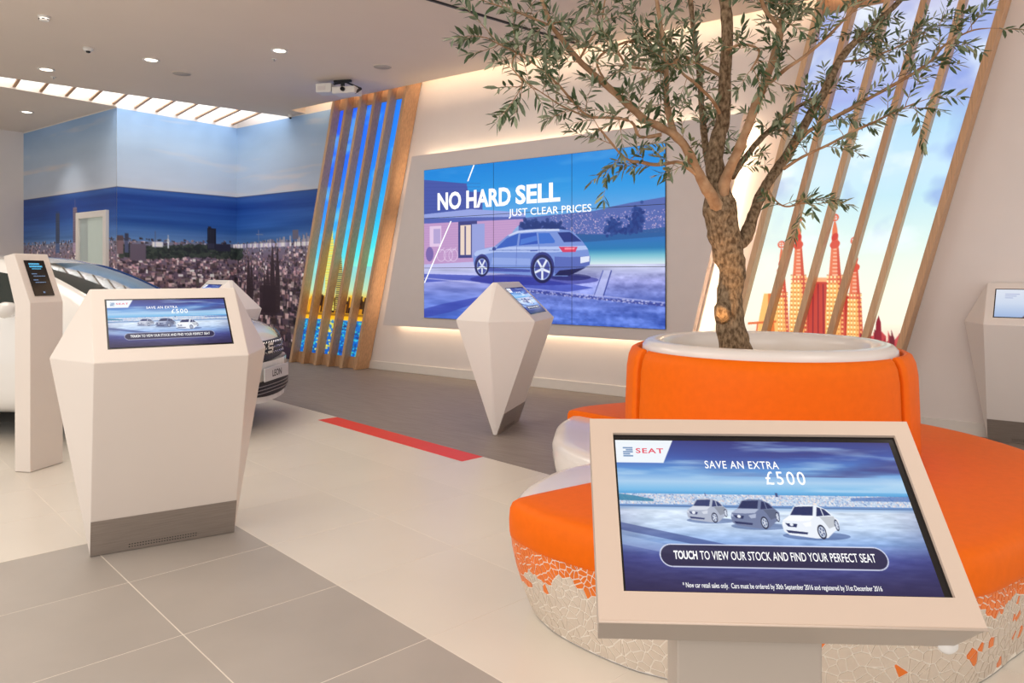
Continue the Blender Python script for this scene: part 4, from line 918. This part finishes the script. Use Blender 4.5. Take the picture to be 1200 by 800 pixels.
# stations: x behind nose, half width, sill z, shoulder z, belt z, upper z, half width of upper, top z
ST = [(0.0,.70,.34,.60,.66,.68,.40,.69),(.03,.80,.25,.64,.74,.77,.55,.79),(.12,.86,.23,.66,.82,.87,.62,.90),(.35,.89,.23,.70,.90,.95,.66,.98),(.7,.90,.22,.74,.96,1.01,.68,1.05),
      (1.05,.90,.22,.78,1.0,1.07,.74,1.11),(1.5,.90,.22,.80,1.03,1.27,.69,1.33),(1.95,.90,.22,.82,1.05,1.46,.63,1.52),(2.3,.90,.22,.83,1.06,1.51,.62,1.575),(3.0,.90,.22,.84,1.08,1.51,.62,1.575),(3.6,.89,.22,.86,1.11,1.45,.60,1.52),(3.95,.87,.25,.88,1.13,1.34,.58,1.42),(4.25,.84,.30,.85,1.02,1.06,.6,1.1),(4.32,.78,.40,.7,.8,.85,.5,.88)]
bmv, bmf, bmm = [], [], []
for x, w, zs, zh, zb, zu, wu, zt2 in ST:
    half = [(w*.80,zs),(w*.97,zs+.06),(w,zh-.2),(w*.995,zh),(w*.955,zb),(wu+.03,zu),(wu*.9,zu+(zt2-zu)*.5),(wu*.5,zt2-.005),(0,zt2)]
    ringp = half+[(-y,z) for y,z in half[-2::-1]]
    fade = max(0, 1-x/1.6)
    for y, z in ringp: bmv.append((-x-.34*abs(y/.9)**2.6*fade, y, z))
nr = 17
for i in range(len(ST)-1):
    for k in range(nr-1):
        bmf.append((i*nr+k, i*nr+k+1, (i+1)*nr+k+1, (i+1)*nr+k))
        kk = k if k < 8 else 15-k; g = 0
        if kk in (6,7) and i in (5,6): g = 1
        if kk == 4 and 6 <= i <= 9: g = 2 if k < 8 else 5
        if kk in (6,7) and i in (10,11): g = 4
        bmm.append(g)
    bmf.append(((i+1)*nr, i*nr, i*nr+nr-1, (i+1)*nr+nr-1)); bmm.append(3)
bmf.append(tuple(range(nr))); bmm.append(0); e0 = (len(ST)-1)*nr; bmf.append(tuple(e0+k for k in range(nr))[::-1]); bmm.append(0)
me = bpy.data.meshes.new('car_tmp'); me.from_pydata(bmv, [], bmf)
for k in range(6): me.materials.append(M['carpaint'])
me.polygons.foreach_set('material_index', bmm); tmp = bpy.data.objects.new('car_tmp', me); C.objects.link(tmp); sd = tmp.modifiers.new('s','SUBSURF'); sd.levels = 2; sd.render_levels = 2
ev = bpy.data.meshes.new_from_object(tmp.evaluated_get(bpy.context.evaluated_depsgraph_get())); bpy.data.objects.remove(tmp)
for gi, (nm, m) in enumerate((('body','carpaint'),('windscreen','carglass'),('side_window','carglass'),('underbody','blackm'),('rear_window','carglass'),('side_window','carglass'))):
    vi = {}; vs = []; fs = []
    for p in ev.polygons:
        if p.material_index != gi: continue
        f = []
        for v in p.vertices:
            if v not in vi: vi[v] = len(vs); vs.append(ev.vertices[v].co.copy())
            f.append(vi[v])
        fs.append(f)
    mesh(nm, vs, fs, M[m], car, True, fix=False)
FX = lambda y: -.34*abs(y/.9)**2.6
def curved(name, y0, y1, z0, z1, off, m, z0e=None, parent=None, lean=.0):
    vs, fs = [], []; n = 14
    for i in range(n+1):
        y = y0+(y1-y0)*i/n; e = abs(y)/max(abs(y0),abs(y1)); zb_ = z0+((z0e or z0)-z0)*e*e
        for z in (zb_, z1): vs.append((FX(y)+off-lean*(z-.5), y, z))
        for z in (zb_, z1): vs.append((FX(y)+off-.06-lean*(z-.5), y, z))
    for i in range(n):
        a = i*4; fs += [(a,a+4,a+5,a+1),(a+2,a+3,a+7,a+6),(a+1,a+5,a+7,a+3),(a,a+2,a+6,a+4)]
    fs += [(0,1,3,2),(n*4,n*4+2,n*4+3,n*4+1)]
    return mesh(name, vs, fs, m, parent or car)
curved('bumper', -.80, .80, .24, .60, .035, M['carpaint'], .30)
gr = curved('grille', -.40, .40, .61, .78, .03, M['blackm'], .64, lean=.15)
gg = MB()
for k in range(15):
    y = -.38+.054*k
    for q in range(3): z = .66+.045*q; gg.tube([(FX(y)+.036-.15*(z-.5),y,z),(FX(y+.04)+.036-.15*(z-.5),y+.027,z+.02),(FX(y+.05)+.036-.15*(z-.5),y+.054,z)], [.004]*3, 5)
gg.build('grille_mesh', M['chrome'], gr)
lo = curved('lower_intake', -.62, .62, .29, .43, .052, M['blackm'], .36)
lg = MB()
for q in range(3): lg.tube([(FX(y)+.056,y,.33+.03*q) for y in np.linspace(-.58,.58,11)], [.004]*11, 5)
lg.build('intake_slats', M['steel'], lo)
bd = MB(); bd.box((0,-.055,.665), (.012,.055,.685)).box((0,-.055,.70), (.012,.04,.72)).box((0,-.055,.735), (.012,.055,.755)).box((0,-.055,.70), (.012,-.03,.755)).box((0,.03,.665), (.012,.055,.72))
bd.build('badge', M['chrome'], car, mtx=Matrix.Translation((.012,0,.005)))
np_ = MB().box((.075,-.26,.435), (.085,.26,.555)).build('number_plate', M['plate'], car, bevel=.004)
text(np_, 'lettering', 'LEON', .20, .06, frame((.0856,-.10,.465), (0,1,0), (0,0,1)), M['blackm'], .02)
for s in (-1, 1):
    hl = mesh('headlight', [(FX(s*y)+o_x, s*y, z) for y,z,o_x in ((.46,.70,.0),(.72,.72,.02),(.84,.80,-.02),(.80,.86,-.06),(.60,.82,-.04),(.46,.78,-.02))], [(0,1,2,3,4,5)], M['black'], car)
    for wx in (-.86, -3.45):
        wt = MB().lathe([(.21,-.09),(.31,-.10),(.335,-.07),(.335,.07),(.31,.10),(.21,.09)], 32).build('tyre', M['rubber'], car, True, mtx=Matrix.Translation((wx, s*.80, .337)) @ Matrix.Rotation(R(90), 4, 'X'))
        rm = MB().lathe([(.0,.06),(.03,.065),(.035,.05),(.035,.03),(.19,.04),(.212,.08),(.22,.06),(.20,.0),(0,0)], 32)
        for k in range(5):
            a = k*1.2566; rm.tube([(.03*math.cos(a),.03*math.sin(a),.06),(.2*math.cos(a),.2*math.sin(a),.065)], [.022,.016], 6)
        rm.build('wheel_rim', M['steel'], wt, mtx=Matrix.Scale(-1, 4, (0,0,1)) if s > 0 else None)
        MB().lathe([(.33,0),(.385,.002),(.39,.02),(.36,.03),(0,.02)], 32).build('arch_shade', M['blackm'], car, True, mtx=Matrix.Translation((wx, s*.885-.0*s, .36)) @ Matrix.Rotation(R(-90*s), 4, 'X') @ Matrix.Translation((0,0,-.015)))  # black disc on the flank stands for the shade inside the arch
    MB().lathe([(0,-.09),(.05,-.08),(.075,-.04),(.08,.02),(.06,.07),(0,.085)], 20).build('door_mirror', M['carpaint'], car, True, mtx=Matrix.Translation((-1.78, s*.98, 1.10)) @ Matrix.Diagonal((.75,1.15,.85,1)) @ Matrix.Rotation(R(90), 4, 'X'))
